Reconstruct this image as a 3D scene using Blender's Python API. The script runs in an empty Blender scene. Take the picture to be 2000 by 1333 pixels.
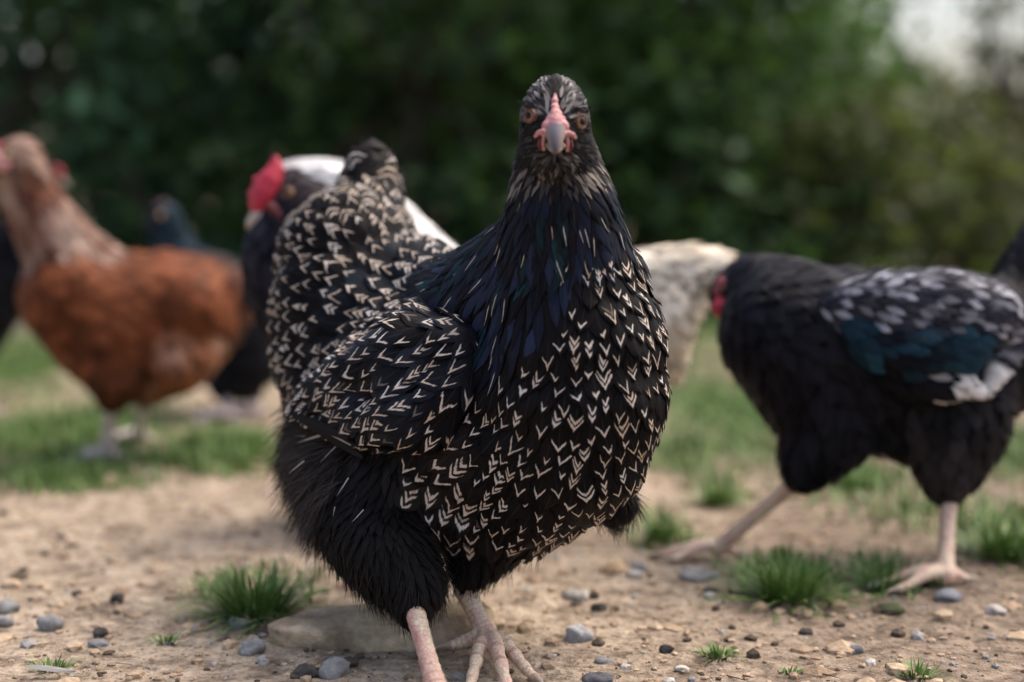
import bpy, bmesh, math, random
import numpy as np
from mathutils import Vector, Matrix, noise
from mathutils.bvhtree import BVHTree

random.seed(7); rng = np.random.default_rng(7)
scene = bpy.context.scene
COL = scene.collection

# ---------------------------------------------------------------- camera, sky, sun, exposure
FPX = 2778.0                       # focal length in photo pixels (50 mm on 36 mm)
TH = math.atan(275.8 / FPX)        # camera looks slightly down
CAM = Vector((0, 0, 0.33))
cam_d = bpy.data.cameras.new('camera'); cam = bpy.data.objects.new('camera', cam_d); COL.objects.link(cam)
cam.location = CAM; cam.rotation_euler = (math.pi/2 - TH, 0, 0)
cam_d.lens = 50; cam_d.sensor_width = 36; cam_d.clip_start = 0.02; cam_d.clip_end = 500
cam_d.dof.use_dof = True; cam_d.dof.focus_distance = 0.985; cam_d.dof.aperture_fstop = 2.2
scene.camera = cam

SUN_AZ, SUN_EL = math.radians(62), math.radians(62)   # azimuth clockwise from +Y
world = bpy.data.worlds.new('World'); scene.world = world; world.use_nodes = True
nt = world.node_tree; bg = nt.nodes['Background']
sky = nt.nodes.new('ShaderNodeTexSky'); sky.sky_type = 'NISHITA'; sky.sun_disc = False
sky.sun_elevation = SUN_EL; sky.sun_rotation = SUN_AZ
sky.air_density = 1.0; sky.dust_density = 7.0; sky.ozone_density = 0.6
nt.links.new(sky.outputs[0], bg.inputs[0]); bg.inputs[1].default_value = 0.15
sd = bpy.data.lights.new('sun', 'SUN'); sd.energy = 0.7; sd.angle = math.radians(40); sd.color = (1, .96, .90)
sun = bpy.data.objects.new('sun', sd); COL.objects.link(sun)
sdir = Vector((math.sin(SUN_AZ)*math.cos(SUN_EL), math.cos(SUN_AZ)*math.cos(SUN_EL), math.sin(SUN_EL)))
sun.rotation_euler = sdir.to_track_quat('Z', 'Y').to_euler(); sun.location = sdir*5
scene.view_settings.view_transform = 'Standard'; scene.view_settings.look = 'None'
scene.view_settings.exposure = 1.0; scene.view_settings.gamma = 1
scene.render.engine = 'CYCLES'
scene.cycles.use_denoising = True
scene.cycles.max_bounces = 6

# ---------------------------------------------------------------- geometry helpers
CT, ST = math.cos(TH), math.sin(TH)
def P(px, py, Y):
    """the place in the yard, Y metres ahead, that stands at that spot of the photograph"""
    dx = (px-1000)/FPX; dy = -(py-666.5)/FPX
    ray = Vector((dx, CT+dy*ST, -ST+dy*CT))
    return CAM + ray*(Y/ray.y)
def G(px, py, z=0.0):
    dx = (px-1000)/FPX; dy = -(py-666.5)/FPX
    ray = Vector((dx, CT+dy*ST, -ST+dy*CT))
    return CAM + ray*((z-CAM.z)/ray.z)
def proj(p):
    w = Vector(p)-CAM; z = w.y*CT-w.z*ST; u = w.y*ST+w.z*CT
    return 1000+w.x/z*FPX, 666.5-u/z*FPX
def SC(Y): return FPX/Y           # pixels per metre at that distance
def gh(x, y):
    r = math.hypot(x, y)
    a = noise.noise((x*9, y*9, 0))*.0045 + noise.noise((x*2.3, y*2.3, 3))*.009 + noise.noise((x*27, y*27, 5))*.0034 + noise.noise((x*55, y*55, 5))*.0016
    k = min(1, max(.35, (y-.7)/1.2))
    return a*k
def link(o, parent=None):
    COL.objects.link(o)
    if parent is not None: o.parent = parent
    return o
def tag(o, label=None, cat=None, group=None, kind=None):
    if label: o['label'] = label
    if cat: o['category'] = cat
    if group: o['group'] = group
    if kind: o['kind'] = kind
    return o
def empty(name, loc=(0, 0, 0)):
    o = bpy.data.objects.new(name, None); COL.objects.link(o); o.location = loc; o.empty_display_size = .05
    return o
def set_parent(o, p):
    """parent keeping world coordinates (all meshes are written in world coordinates)"""
    o.parent = p
    m = Matrix.Translation(p.location)      # parts keep world coordinates; only the root Empty is moved
    o.matrix_parent_inverse = m.inverted()
def mesh_obj(name, verts, faces, mats, parent=None, smooth=True, cols=None, uvs=None, attrs=None):
    me = bpy.data.meshes.new(name)
    verts = np.asarray(verts, dtype=np.float64)
    me.from_pydata(verts.tolist() if len(verts) else [], [], [list(map(int, f)) for f in faces])
    if smooth: me.polygons.foreach_set('use_smooth', [True]*len(me.polygons))
    if cols is not None:
        a = me.attributes.new('Col', 'FLOAT_COLOR', 'POINT')
        c = np.ones((len(verts), 4)); c[:, :3] = cols
        a.data.foreach_set('color', c.ravel())
    if attrs:
        for k, v in attrs.items():
            if np.ndim(v) == 2:
                a = me.attributes.new(k, 'FLOAT_VECTOR', 'POINT'); a.data.foreach_set('vector', np.asarray(v, dtype=np.float64).ravel())
            else:
                a = me.attributes.new(k, 'FLOAT', 'POINT'); a.data.foreach_set('value', np.asarray(v, dtype=np.float64))
    for m in (mats if isinstance(mats, (list, tuple)) else [mats]): me.materials.append(m)
    me.update()
    o = bpy.data.objects.new(name, me); COL.objects.link(o)
    if parent is not None: set_parent(o, parent)
    return o

# unit icosphere
_b = bmesh.new(); bmesh.ops.create_icosphere(_b, subdivisions=2, radius=1)
ICO_V = np.array([v.co[:] for v in _b.verts]); ICO_F = np.array([[v.index for v in f.verts] for f in _b.faces]); _b.free()
_b = bmesh.new(); bmesh.ops.create_icosphere(_b, subdivisions=1, radius=1)
ICO1_V = np.array([v.co[:] for v in _b.verts]); ICO1_F = np.array([[v.index for v in f.verts] for f in _b.faces]); _b.free()

def union_mesh(spheres, voxel, smooth_it=6, smooth_f=.5):
    """one continuous skin round a set of balls (voxel remesh + smoothing); returns verts, faces"""
    vs, fs = [], []; n = 0
    for (c, r) in spheres:
        vs.append(ICO_V*r + np.array(c[:])); fs.append(ICO_F+n); n += len(ICO_V)
    me = bpy.data.meshes.new('tmp'); me.from_pydata(np.concatenate(vs).tolist(), [], np.concatenate(fs).tolist())
    o = bpy.data.objects.new('tmp', me); COL.objects.link(o)
    m = o.modifiers.new('r', 'REMESH'); m.mode = 'VOXEL'; m.voxel_size = voxel
    if smooth_it:
        s = o.modifiers.new('s', 'SMOOTH'); s.iterations = smooth_it; s.factor = smooth_f
    dg = bpy.context.evaluated_depsgraph_get(); dg.update()
    ev = o.evaluated_get(dg); em = ev.to_mesh()
    V = np.empty(len(em.vertices)*3); em.vertices.foreach_get('co', V); V = V.reshape(-1, 3)
    F = [list(p.vertices) for p in em.polygons]
    ev.to_mesh_clear(); bpy.data.objects.remove(o); bpy.data.meshes.remove(me)
    return V, F
def chain(pts, step=.35):
    """balls along a polyline of (pos, radius)"""
    out = []
    for (a, ra), (b, rb) in zip(pts[:-1], pts[1:]):
        L = (b-a).length; n = max(1, int(L/(step*max(.002, min(ra, rb)))))
        n = min(n, 60)
        for i in range(n+1):
            t = i/n; out.append((a.lerp(b, t), ra+(rb-ra)*t))
    if len(pts) == 1: out.append(pts[0])
    return out

# ---------------------------------------------------------------- node helpers and materials
class N:
    def __init__(s, name):
        s.m = bpy.data.materials.new(name); s.m.use_nodes = True; s.t = s.m.node_tree
        s.b = s.t.nodes['Principled BSDF']
    def n(s, ty, **kw):
        x = s.t.nodes.new(ty)
        for k, v in kw.items(): setattr(x, k, v)
        return x
    def l(s, a, b): s.t.links.new(a, b)
    def put(s, sock, v):
        if hasattr(v, 'is_output'): s.l(v, sock)
        else: sock.default_value = v
    def math(s, op, a, b=None, c=None, clamp=False):
        x = s.n('ShaderNodeMath', operation=op); x.use_clamp = clamp
        for i, v in enumerate((a, b, c)):
            if v is not None: s.put(x.inputs[i], v)
        return x.outputs[0]
    def attr(s, name):
        return s.n('ShaderNodeAttribute', attribute_name=name)
    def mix(s, f, a, b, mode='MIX'):
        x = s.n('ShaderNodeMix', data_type='RGBA', blend_type=mode)
        s.put(x.inputs[0], f); s.put(x.inputs[6], a); s.put(x.inputs[7], b)
        return x.outputs[2]
    def noise(s, scale, detail=4, rough=.55, vec=None, dist=0):
        x = s.n('ShaderNodeTexNoise'); x.inputs['Scale'].default_value = scale; x.inputs['Detail'].default_value = detail
        x.inputs['Roughness'].default_value = rough; x.inputs['Distortion'].default_value = dist
        if vec is None: vec = s.n('ShaderNodeNewGeometry').outputs['Position']
        s.l(vec, x.inputs['Vector'])
        return x
    def ramp(s, fac, stops):
        x = s.n('ShaderNodeValToRGB'); s.l(fac, x.inputs[0]); e = x.color_ramp.elements
        while len(e) < len(stops): e.new(.5)
        for el, (p, c) in zip(e, stops): el.position = p; el.color = (*c, 1) if len(c) == 3 else c
        return x.outputs[0]
    def smooth(s, x, lo, hi):
        r = s.n('ShaderNodeMapRange', interpolation_type='SMOOTHSTEP')
        s.put(r.inputs[0], x); s.put(r.inputs[1], lo); s.put(r.inputs[2], hi)
        return r.outputs[0]
    def bump(s, h, strength, dist):
        x = s.n('ShaderNodeBump'); x.inputs['Strength'].default_value = strength; x.inputs['Distance'].default_value = dist
        s.l(h, x.inputs['Height']); s.l(x.outputs[0], s.b.inputs['Normal'])
    def out(s, col=None, rough=None, spec=None):
        if col is not None: s.put(s.b.inputs['Base Color'], col)
        if rough is not None: s.put(s.b.inputs['Roughness'], rough)
        if spec is not None: s.put(s.b.inputs['Specular IOR Level'], spec)
        return s.m

def feather_material():
    """a feather: vane colour from the bird, pale chevrons or a pale shaft streak as plumage pattern.
    FUV = (u -1..1, v 0..1, random), PAT = (chevron amount, streak amount, second random)"""
    k = N('feather'); fuv = k.n('ShaderNodeSeparateXYZ'); k.l(k.attr('FUV').outputs['Vector'], fuv.inputs[0])
    pat = k.n('ShaderNodeSeparateXYZ'); k.l(k.attr('PAT').outputs['Vector'], pat.inputs[0])
    u, v, r = fuv.outputs; ch, st, r2 = pat.outputs
    col = k.attr('Col').outputs['Color']
    au = k.math('ABSOLUTE', u)
    # barb direction coordinate, broken by fine barb noise
    cb = k.n('ShaderNodeCombineXYZ'); k.l(k.math('MULTIPLY', k.math('ADD', v, k.math('MULTIPLY', au, .45)), 34), cb.inputs[0])
    k.l(k.math('MULTIPLY', u, 1.5), cb.inputs[1]); k.l(k.math('MULTIPLY', r, 57.0), cb.inputs[2])
    nb = k.noise(1.0, 2, .6, cb.outputs[0]).outputs[0]
    cb2 = k.n('ShaderNodeCombineXYZ'); k.l(k.math('MULTIPLY', u, 1.6), cb2.inputs[0]); k.l(k.math('MULTIPLY', v, 2.5), cb2.inputs[1]); k.l(k.math('MULTIPLY', r2, 91.0), cb2.inputs[2])
    nl = k.noise(1.0, 1, .5, cb2.outputs[0]).outputs[0]
    # barbs fray the chevron along the barb direction, which runs outward and towards the tip
    ub = k.math('MULTIPLY', k.math('ADD', u, k.math('MULTIPLY', v, 0.0)), 16)
    cb3 = k.n('ShaderNodeCombineXYZ'); k.l(ub, cb3.inputs[0]); k.l(k.math('MULTIPLY', r, 33.0), cb3.inputs[1])
    fr = k.noise(1.0, 2, .7, cb3.outputs[0]).outputs[0]
    arc = k.smooth(ch, 2.4, 2.6)
    slope = k.math('MULTIPLY', k.math('MULTIPLY_ADD', r, .18, .34), k.math('MULTIPLY_ADD', arc, -.45, 1.0))
    s = k.math('ADD', v, k.math('MULTIPLY', k.math('POWER', au, k.math('MULTIPLY_ADD', arc, .7, 1.15)), slope))
    s = k.math('ADD', s, k.math('MULTIPLY', k.math('SUBTRACT', nl, .5), .22))
    s = k.math('ADD', s, k.math('MULTIPLY', k.math('SUBTRACT', fr, .5), .17))
    def band(c, hw):
        d = k.math('ABSOLUTE', k.math('SUBTRACT', s, c))
        return k.math('SUBTRACT', 1.0, k.smooth(d, k.math('MULTIPLY', hw, .35), k.math('MULTIPLY', hw, 1.35)))
    c1 = k.math('MULTIPLY_ADD', r, .07, .80)
    hw = k.math('SUBTRACT', k.math('MULTIPLY_ADD', r2, .024, .058), k.math('MULTIPLY', au, .040))
    hw = k.math('MULTIPLY', hw, k.math('MULTIPLY_ADD', arc, -.50, .90))
    b1 = band(c1, hw)
    b2 = k.math('MULTIPLY', band(k.math('SUBTRACT', c1, .20), k.math('MULTIPLY', hw, .8)), k.smooth(k.math('MULTIPLY_ADD', ch, .45, r2), 1.08, 1.2))
    b3 = k.math('MULTIPLY', band(k.math('SUBTRACT', c1, .37), k.math('MULTIPLY', hw, .7)), k.math('MULTIPLY', k.smooth(ch, 1.4, 1.6), k.math('SUBTRACT', 1, arc)))
    b = k.math('MAXIMUM', k.math('MAXIMUM', b1, b2), b3)
    lim = k.math('MULTIPLY_ADD', k.math('FRACT', k.math('MULTIPLY', r, 7.31)), .38, k.math('MULTIPLY_ADD', nl, .40, .06))
    lim = k.math('MAXIMUM', lim, k.math('MULTIPLY', arc, .8))
    b = k.math('MULTIPLY', b, k.math('SUBTRACT', 1.0, k.smooth(au, lim, k.math('ADD', lim, .12))))
    b = k.math('MULTIPLY', b, ch, clamp=True)
    # shaft streak
    sw = k.math('MULTIPLY', k.math('SUBTRACT', 1.0, k.smooth(au, .03, .16)), k.math('MULTIPLY', k.smooth(v, .48, .6), k.math('SUBTRACT', 1.0, k.smooth(v, .9, .97))))
    b = k.math('MAXIMUM', b, k.math('MULTIPLY', sw, st, clamp=True))
    cream = k.mix(r, (.62, .56, .51, 1), (.54, .42, .31, 1))
    tone = k.math('MULTIPLY_ADD', nb, .9, .55)
    vcol = k.mix(1.0, col, k.n('ShaderNodeCombineColor').outputs[0], 'MIX')
    cc = k.n('ShaderNodeCombineColor'); [k.l(tone, cc.inputs[i]) for i in range(3)]
    vane = k.mix(1.0, col, cc.outputs[0], 'MULTIPLY')
    shaft = k.math('MULTIPLY', k.math('SUBTRACT', 1.0, k.smooth(au, .02, .07)), .12)
    vane = k.mix(shaft, vane, (.12, .10, .09, 1))
    k.bump(nb, .25, .0005)
    return k.out(k.mix(b, vane, cream), .50, .055)

def attr_material(name, rough=.8, spec=.3, nscale=0, namt=.3, bump=0, bscale=200):
    k = N(name); col = k.attr('Col').outputs['Color']
    if nscale:
        n = k.noise(nscale, 5, .6).outputs[0]
        t = k.math('MULTIPLY_ADD', n, 2*namt, 1-namt); cc = k.n('ShaderNodeCombineColor'); [k.l(t, cc.inputs[i]) for i in range(3)]
        col = k.mix(1.0, col, cc.outputs[0], 'MULTIPLY')
    if bump: k.bump(k.noise(bscale, 5, .65).outputs[0], bump, .002)
    return k.out(col, rough, spec)
M_FEA = feather_material()
M_SKINF = attr_material('down', .95, .1, 300, .4)
M_STRAND = attr_material('fluff', .8, .2)
def simple(name, col, rough, spec=.4, nscale=120, var=.35, bump=.2, sss=0):
    k = N(name); n = k.noise(nscale, 4, .6).outputs[0]
    c2 = tuple(x*(1-var) for x in col)
    k.bump(n, bump, .001)
    if sss: k.b.inputs['Subsurface Weight'].default_value = sss; k.b.inputs['Subsurface Radius'].default_value = (.004, .0015, .001)
    return k.out(k.ramp(n, [(.3, c2), (.7, col)]), rough, spec)
M_COMBP = simple('comb_skin_pink', (.70, .33, .33), .55, .35, 420, .6, .9, .1)
M_RED = simple('comb_skin_red', (.50, .025, .055), .5, .4, 200, .3, .4, .1)
M_WATT = simple('wattle_skin', (.15, .022, .025), .5, .4, 400, .4, .3, .1)
M_LID = simple('eyelid_skin', (.22, .10, .09), .55, .4, 600, .5, .4)
M_BEAKP = simple('beak_pale', (.55, .45, .38), .35)
M_IRIS = simple('iris', (.42, .25, .13), .2, .3, 900, .5, 0)
M_PUP = simple('pupil', (.004, .004, .004), .15, .25, 50, 0, 0)
M_CLAW = simple('claw_horn', (.42, .33, .25), .4)
def leg_material(name, base, red):
    k = N(name); vo = k.n('ShaderNodeTexVoronoi', feature='DISTANCE_TO_EDGE'); vo.inputs['Scale'].default_value = 300; k.l(k.n('ShaderNodeNewGeometry').outputs['Position'], vo.inputs['Vector'])
    e = k.smooth(vo.outputs['Distance'], 0, .12)
    n = k.noise(70, 3, .6).outputs[0]
    col = k.mix(k.smooth(n, .45, .62), (*base, 1), (*red, 1))
    col = k.mix(k.math('MULTIPLY', k.attr('Col').outputs['Fac'], .9), col, (.46, .13, .13, 1))
    col = k.mix(k.math('MULTIPLY', k.math('SUBTRACT', 1, e), .35), col, (.26, .12, .09, 1))
    fr = k.math('ABSOLUTE', k.math('SUBTRACT', k.math('FRACT', k.attr('RING').outputs['Fac']), .5))
    seam = k.smooth(fr, .36, .5); hasr = k.smooth(k.attr('RING').outputs['Fac'], .01, .02)
    col = k.mix(k.math('MULTIPLY', k.math('MULTIPLY', seam, hasr), .55), col, (.25, .13, .09, 1))
    dirt = k.smooth(k.noise(260, 4, .7).outputs[0], .55, .75); col = k.mix(k.math('MULTIPLY', dirt, .4), col, (.20, .14, .09, 1))
    k.bump(e, .5, .0008); k.b.inputs['Subsurface Weight'].default_value = .05; k.b.inputs['Subsurface Radius'].default_value = (.004, .002, .001)
    return k.out(col, .45, .4)
M_LEG = leg_material('leg_scales', (.74, .60, .44), (.70, .47, .37))
M_LEGPINK = leg_material('leg_scales_pink', (.74, .58, .42), (.70, .45, .36))

def beak_material():
    k = N('beak_horn'); f = k.attr('Col').outputs['Color']
    n = k.noise(400, 3, .6).outputs[0]; t = k.math('MULTIPLY_ADD', n, .4, .8)
    cc = k.n('ShaderNodeCombineColor'); [k.l(t, cc.inputs[i]) for i in range(3)]
    return k.out(k.mix(1.0, f, cc.outputs[0], 'MULTIPLY'), .6, .1)
M_BEAK = beak_material()

# ---------------------------------------------------------------- feathering engine
class Skin:
    """a continuous body: balls with region names, its mesh, and a search tree"""
    def __init__(s, nodes, chains, voxel, smooth_it=6):
        # nodes: name -> (pos, r, region); chains: lists of node names
        s.balls = []; s.bt = []
        for ch in chains:
            pts = [(nodes[a][0], nodes[a][1]) for a in ch]
            for (a, b) in zip(ch[:-1], ch[1:]):
                seg = chain([(nodes[a][0], nodes[a][1]), (nodes[b][0], nodes[b][1])])
                for i, q in enumerate(seg):
                    s.balls.append(q); s.bt.append(nodes[a][2] if i < len(seg)/2 else nodes[b][2])
            if len(ch) == 1: s.balls.append((nodes[ch[0]][0], nodes[ch[0]][1])); s.bt.append(nodes[ch[0]][2])
        s.V, s.F = union_mesh(s.balls, voxel, smooth_it)
        s.bvh = BVHTree.FromPolygons(s.V.tolist(), s.F)
        s.BC = np.array([b[0][:] for b in s.balls]); s.BR = np.array([b[1] for b in s.balls]); s.bt = np.array(s.bt)
    def region(s, pts):
        out = []
        for i in range(0, len(pts), 4000):
            q = pts[i:i+4000]
            d = np.linalg.norm(q[:, None, :]-s.BC[None], axis=2)-s.BR[None]
            out.append(s.bt[d.argmin(1)])
        return np.concatenate(out)
    def candidates(s, n, zmin=-9):
        T = []
        for f in s.F:
            T.append((f[0], f[1], f[2]))
            if len(f) == 4: T.append((f[0], f[2], f[3]))
        T = np.array(T); T = T[s.V[T[:, 0], 2] > zmin]; a, b, c = s.V[T[:, 0]], s.V[T[:, 1]], s.V[T[:, 2]]
        cr = np.cross(b-a, c-a); ar = np.linalg.norm(cr, axis=1)
        idx = rng.choice(len(T), n, p=ar/ar.sum())
        r1 = np.sqrt(rng.random(n))[:, None]; r2 = rng.random(n)[:, None]
        p = a[idx]*(1-r1)+b[idx]*(r1*(1-r2))+c[idx]*(r1*r2)
        nn = cr[idx]/ar[idx][:, None]
        return p, nn
    def scatter(s, n, spacing, zmin=-9):
        """spacing: region -> metres (missing = bare); returns points, normals, regions, evenly spread"""
        p, nn = s.candidates(n, zmin); reg = s.region(p)
        cell = .004; grid = {}; keep = []
        for i in range(n):
            sp = spacing.get(reg[i])
            if not sp: continue
            x, y, z = p[i]; ci = (int(x//cell), int(y//cell), int(z//cell)); R = int(sp//cell)+1; ok = True
            for dx in range(-R, R+1):
                for dy in range(-R, R+1):
                    for dz in range(-R, R+1):
                        for j in grid.get((ci[0]+dx, ci[1]+dy, ci[2]+dz), ()):
                            q = p[j]
                            if (q[0]-x)**2+(q[1]-y)**2+(q[2]-z)**2 < sp*sp: ok = False; break
                        if not ok: break
                    if not ok: break
                if not ok: break
            if ok: grid.setdefault(ci, []).append(i); keep.append(i)
        return p[keep], nn[keep], reg[keep]
class Flow:
    """which way feathers lie: directions known at some places, blended between"""
    def __init__(s, ctl):
        s.p = np.array([a[:] for a, b in ctl]); s.d = np.array([(b-a).normalized()[:] for a, b in ctl])
    def at(s, pts):
        d = np.linalg.norm(pts[:, None]-s.p[None], axis=2)+1e-4
        w = d**-3.5; w /= w.sum(1, keepdims=True)
        return (w[:, :, None]*s.d[None]).sum(1)

NU, NV = 5, 7
def grid_faces(n0=0, nu=NU, nv=NV):
    return [(n0+j*nu+i, n0+j*nu+i+1, n0+(j+1)*nu+i+1, n0+(j+1)*nu+i) for j in range(nv-1) for i in range(nu-1)]
FV = np.array([0, .2, .42, .62, .80, .93, 1.0]); FU = np.array([-1, -.55, 0, .55, 1.0])
def make_feather(skin, p, n, d, L, W, point=.3, lift=.004, base=.0006, drape=1.0, camber=.25, bend=0.0):
    """vertices of one feather lying on the skin with its middle at p, tip towards d"""
    p = Vector(p); n = Vector(n); d = Vector(d); d = d-n*d.dot(n)
    if d.length < 1e-5: d = Vector((0, 0, -1))-n*-n.z
    d.normalize(); sd_ = d.cross(n); d = (d+sd_*random.gauss(0, .13)).normalized(); sd_ = d.cross(n)
    out = np.empty((NU*NV, 3)); fuv = np.empty((NU*NV, 2)); k = 0
    jit = random.uniform(0, .0009)
    for v in FV:
        if v < .55: w = W*(.35+.65*math.sin(v/.55*math.pi/2))
        else:
            t = (v-.55)/.45; w = W*((1-point)*math.sqrt(max(0, 1-t*t*.985))+point*(1-t)**.9)
        for u in FU:
            ww = w*(1+random.uniform(-.10, .06)*abs(u)); vv = v - .05*abs(u)**2*(1 if v > .6 else 0)
            if abs(u) == 1 and v > .3: vv += random.uniform(-.02, .02)
            q = p + d*((vv-.55)*L) + sd_*(u*ww)
            h = base+jit+lift*v**1.3 - camber*abs(u)**2*W*.5*v + bend*v*v*L
            if drape > 0:
                loc, nr, _, _ = skin.bvh.find_nearest(q)
                if loc is not None:
                    qd = loc+nr*h; q = (q+n*h).lerp(qd, drape)
            else: q = q+n*h
            out[k] = q[:]; fuv[k] = (u, v); k += 1
    return out, fuv
class Plume:
    """collects feathers"""
    def __init__(s): s.items = []
    def add(s, V, fuv, col, ch, st, size, tagname): s.items.append((V, fuv, col, ch, st, size, tagname))
    def build_joined(s, name, items, parent):
        if not items: return None
        V = np.concatenate([i[0] for i in items]); m = NU*NV
        F = []; [F.extend(grid_faces(k*m)) for k in range(len(items))]
        r1 = rng.random(len(items)); r2 = rng.random(len(items))
        fuv = np.concatenate([np.c_[i[1], np.full(m, r1[k])] for k, i in enumerate(items)])
        pat = np.concatenate([np.tile((i[3], i[4], r2[k]), (m, 1)) for k, i in enumerate(items)])
        col = np.concatenate([np.tile(i[2], (m, 1)) for i in items])
        o = mesh_obj(name, V, F, M_FEA, parent, True, col, None, {'FUV': fuv, 'PAT': pat})
        return o
def strands(items, name, parent, mat, kind='stuff'):
    """fluff: items of (root, dir, length, width, colour, sag)"""
    V, F, C = [], [], []
    for (p, d, L, w, c, sag) in items:
        p = Vector(p); d = Vector(d).normalized()
        sv = d.cross(Vector((random.gauss(0, 1), random.gauss(0, 1), random.gauss(0, 1))))
        if sv.length < 1e-4: continue
        sv.normalize(); n0 = len(V)
        for t, ww in ((0, 1), (.5, .8), (1, .08)):
            q = p+d*(L*t)+Vector((0, 0, -1))*(sag*L*t*t)
            V.append((q+sv*(w*ww))[:]); V.append((q-sv*(w*ww))[:]); C += [c, c]
        F += [(n0, n0+1, n0+3, n0+2), (n0+2, n0+3, n0+5, n0+4)]
    if not V: return None
    o = mesh_obj(name, V, F, mat, parent, True, np.array(C)); o['kind'] = kind
    return o

def ring_tube(pts, nseg=10):
    """tube through (pos, rx, ry, upvec) rings, closed at both ends"""
    V, F = [], []
    for i, (p, rx, ry, up) in enumerate(pts):
        a = pts[max(0, i-1)][0]; b = pts[min(len(pts)-1, i+1)][0]; t = (b-a).normalized()
        x = t.cross(up).normalized(); y = x.cross(t)
        for k in range(nseg):
            an = 2*math.pi*k/nseg; V.append((p+x*(rx*math.cos(an))+y*(ry*math.sin(an)))[:])
    for i in range(len(pts)-1):
        for k in range(nseg):
            F.append((i*nseg+k, i*nseg+(k+1) % nseg, (i+1)*nseg+(k+1) % nseg, (i+1)*nseg+k))
    F.append(tuple(range(nseg-1, -1, -1))); F.append(tuple(range((len(pts)-1)*nseg, len(pts)*nseg)))
    return V, F
def mixc(a, b, t): return tuple(x*(1-t)+y*t for x, y in zip(a, b))
def make_leg(parent, top, ankle, toes, r=.0075, mat=None, voxel=.001, ridge=True, red_side=None, hallux=None):
    """shank with scutes and toes as one skin; claws are sub-parts. toes: list of tip points"""
    mat = mat or M_LEG
    balls = []; n = 34; ax = (ankle-top)
    for i in range(n+1):
        t = i/n; rr = r*(1.12-.22*math.sin(t*math.pi*.9)+.18*t**6)
        if ridge: rr *= 1+.05*math.cos(t*22*math.pi)
        balls.append((top.lerp(ankle, t), rr))
    claws = []
    for k, tip in enumerate(toes):
        base = ankle.copy(); L = (tip-base).length; m = 26
        for i in range(m+1):
            t = i/m; q = base.lerp(tip, t); q.z += .30*L*math.sin(math.pi*min(1, t*1.0))*(1-t)*.55
            rr = r*(.86-.40*t)*(1+(.10*math.cos(t*5*2*math.pi) if ridge else 0))
            balls.append((q, rr))
        d = (tip-base); d.z = -.15*L; d.normalize(); claws.append((tip, d, r*.42))
    V, F = union_mesh(balls, voxel, 2)
    cols = np.zeros((len(V), 3))
    if red_side is not None:      # reddened skin runs down one side of the shank
        axn = ax.normalized()
        for i, q in enumerate(V):
            w = Vector(q)-top; t = w.dot(axn); lat = w-axn*t
            a = lat.normalized().dot(red_side) if lat.length > 1e-5 else 0
            if t < ax.length*1.05: cols[i] = max(0, min(1, (a-.35)*2.2))*(.55+.6*noise.noise((q[0]*140, q[1]*140, q[2]*220)))
    BCn = np.array([b[0][:] for b in balls]); ph = np.array([i/n*11 for i in range(n+1)]+[i/26*7 for _ in toes for i in range(27)])
    near = np.array([ph[((BCn-q)**2).sum(1).argmin()] for q in V]) if ridge else np.zeros(len(V))
    o = mesh_obj('leg', V, F, mat, parent, True, np.clip(cols, 0, 1), None, {'RING': near})
    for (tp, d, rr) in claws:
        up = Vector((0, 0, 1))
        pts = [(tp+d*(t*rr*5)+Vector((0, 0, rr*(.6*math.sin(t*3)-.5*t))), rr*(1-.92*t), rr*(1-.92*t), up) for t in (-.2, .2, .5, .8, 1)]
        cv, cf = ring_tube(pts, 8); mesh_obj('claw', cv, cf, M_CLAW, o)
    return o
def blob(name, balls, voxel, mat, parent, smooth_it=3, cols=None):
    V, F = union_mesh(balls, voxel, smooth_it)
    return mesh_obj(name, V, F, mat, parent, True, None if cols is None else np.array([cols(q) for q in V]))
def make_eye(parent, c, out, r, detail=True):
    """eyeball looking along out, with iris, pupil and bare eyelid ring"""
    out = out.normalized(); a = out.orthogonal().normalized(); b = out.cross(a)
    def cap(rad, ang0, ang1, nr=6, ns=20):
        V, F = [], []
        for i in range(nr+1):
            an = ang0+(ang1-ang0)*i/nr
            for k in range(ns):
                ph = 2*math.pi*k/ns
                V.append((c+out*(rad*math.cos(an))+(a*math.cos(ph)+b*math.sin(ph))*(rad*math.sin(an)))[:])
        for i in range(nr):
            for k in range(ns): F.append((i*ns+k, (i+1)*ns+k, (i+1)*ns+(k+1) % ns, i*ns+(k+1) % ns))
        return V, F
    V, F = cap(r, .02, 2.2); e = mesh_obj('eye', V, F, M_IRIS, parent)
    V, F = cap(r*1.02, .0, .52); mesh_obj('pupil', V, F, M_PUP, e)
    if detail:
        V, F = [], []; ns, nr = 28, 8; up = Vector((0, 0, 1)); x = up.cross(out).normalized(); y = out.cross(x)
        for k in range(ns):
            ph = 2*math.pi*k/ns; ce = c+out*(r*.70)+x*(r*.84*math.cos(ph))+y*(r*.92*math.sin(ph)); rd = (x*math.cos(ph)+y*math.sin(ph))
            rr = r*(.15+.04*math.sin(5*ph+1))
            for j in range(nr):
                t = 2*math.pi*j/nr; V.append((ce+rd*(rr*math.cos(t))+out*(rr*math.sin(t)))[:])
        for k in range(ns):
            for j in range(nr): F.append((k*nr+j, ((k+1) % ns)*nr+j, ((k+1) % ns)*nr+(j+1) % nr, k*nr+(j+1) % nr))
        mesh_obj('eyelid', V, F, M_LID, e)
    return e

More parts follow.
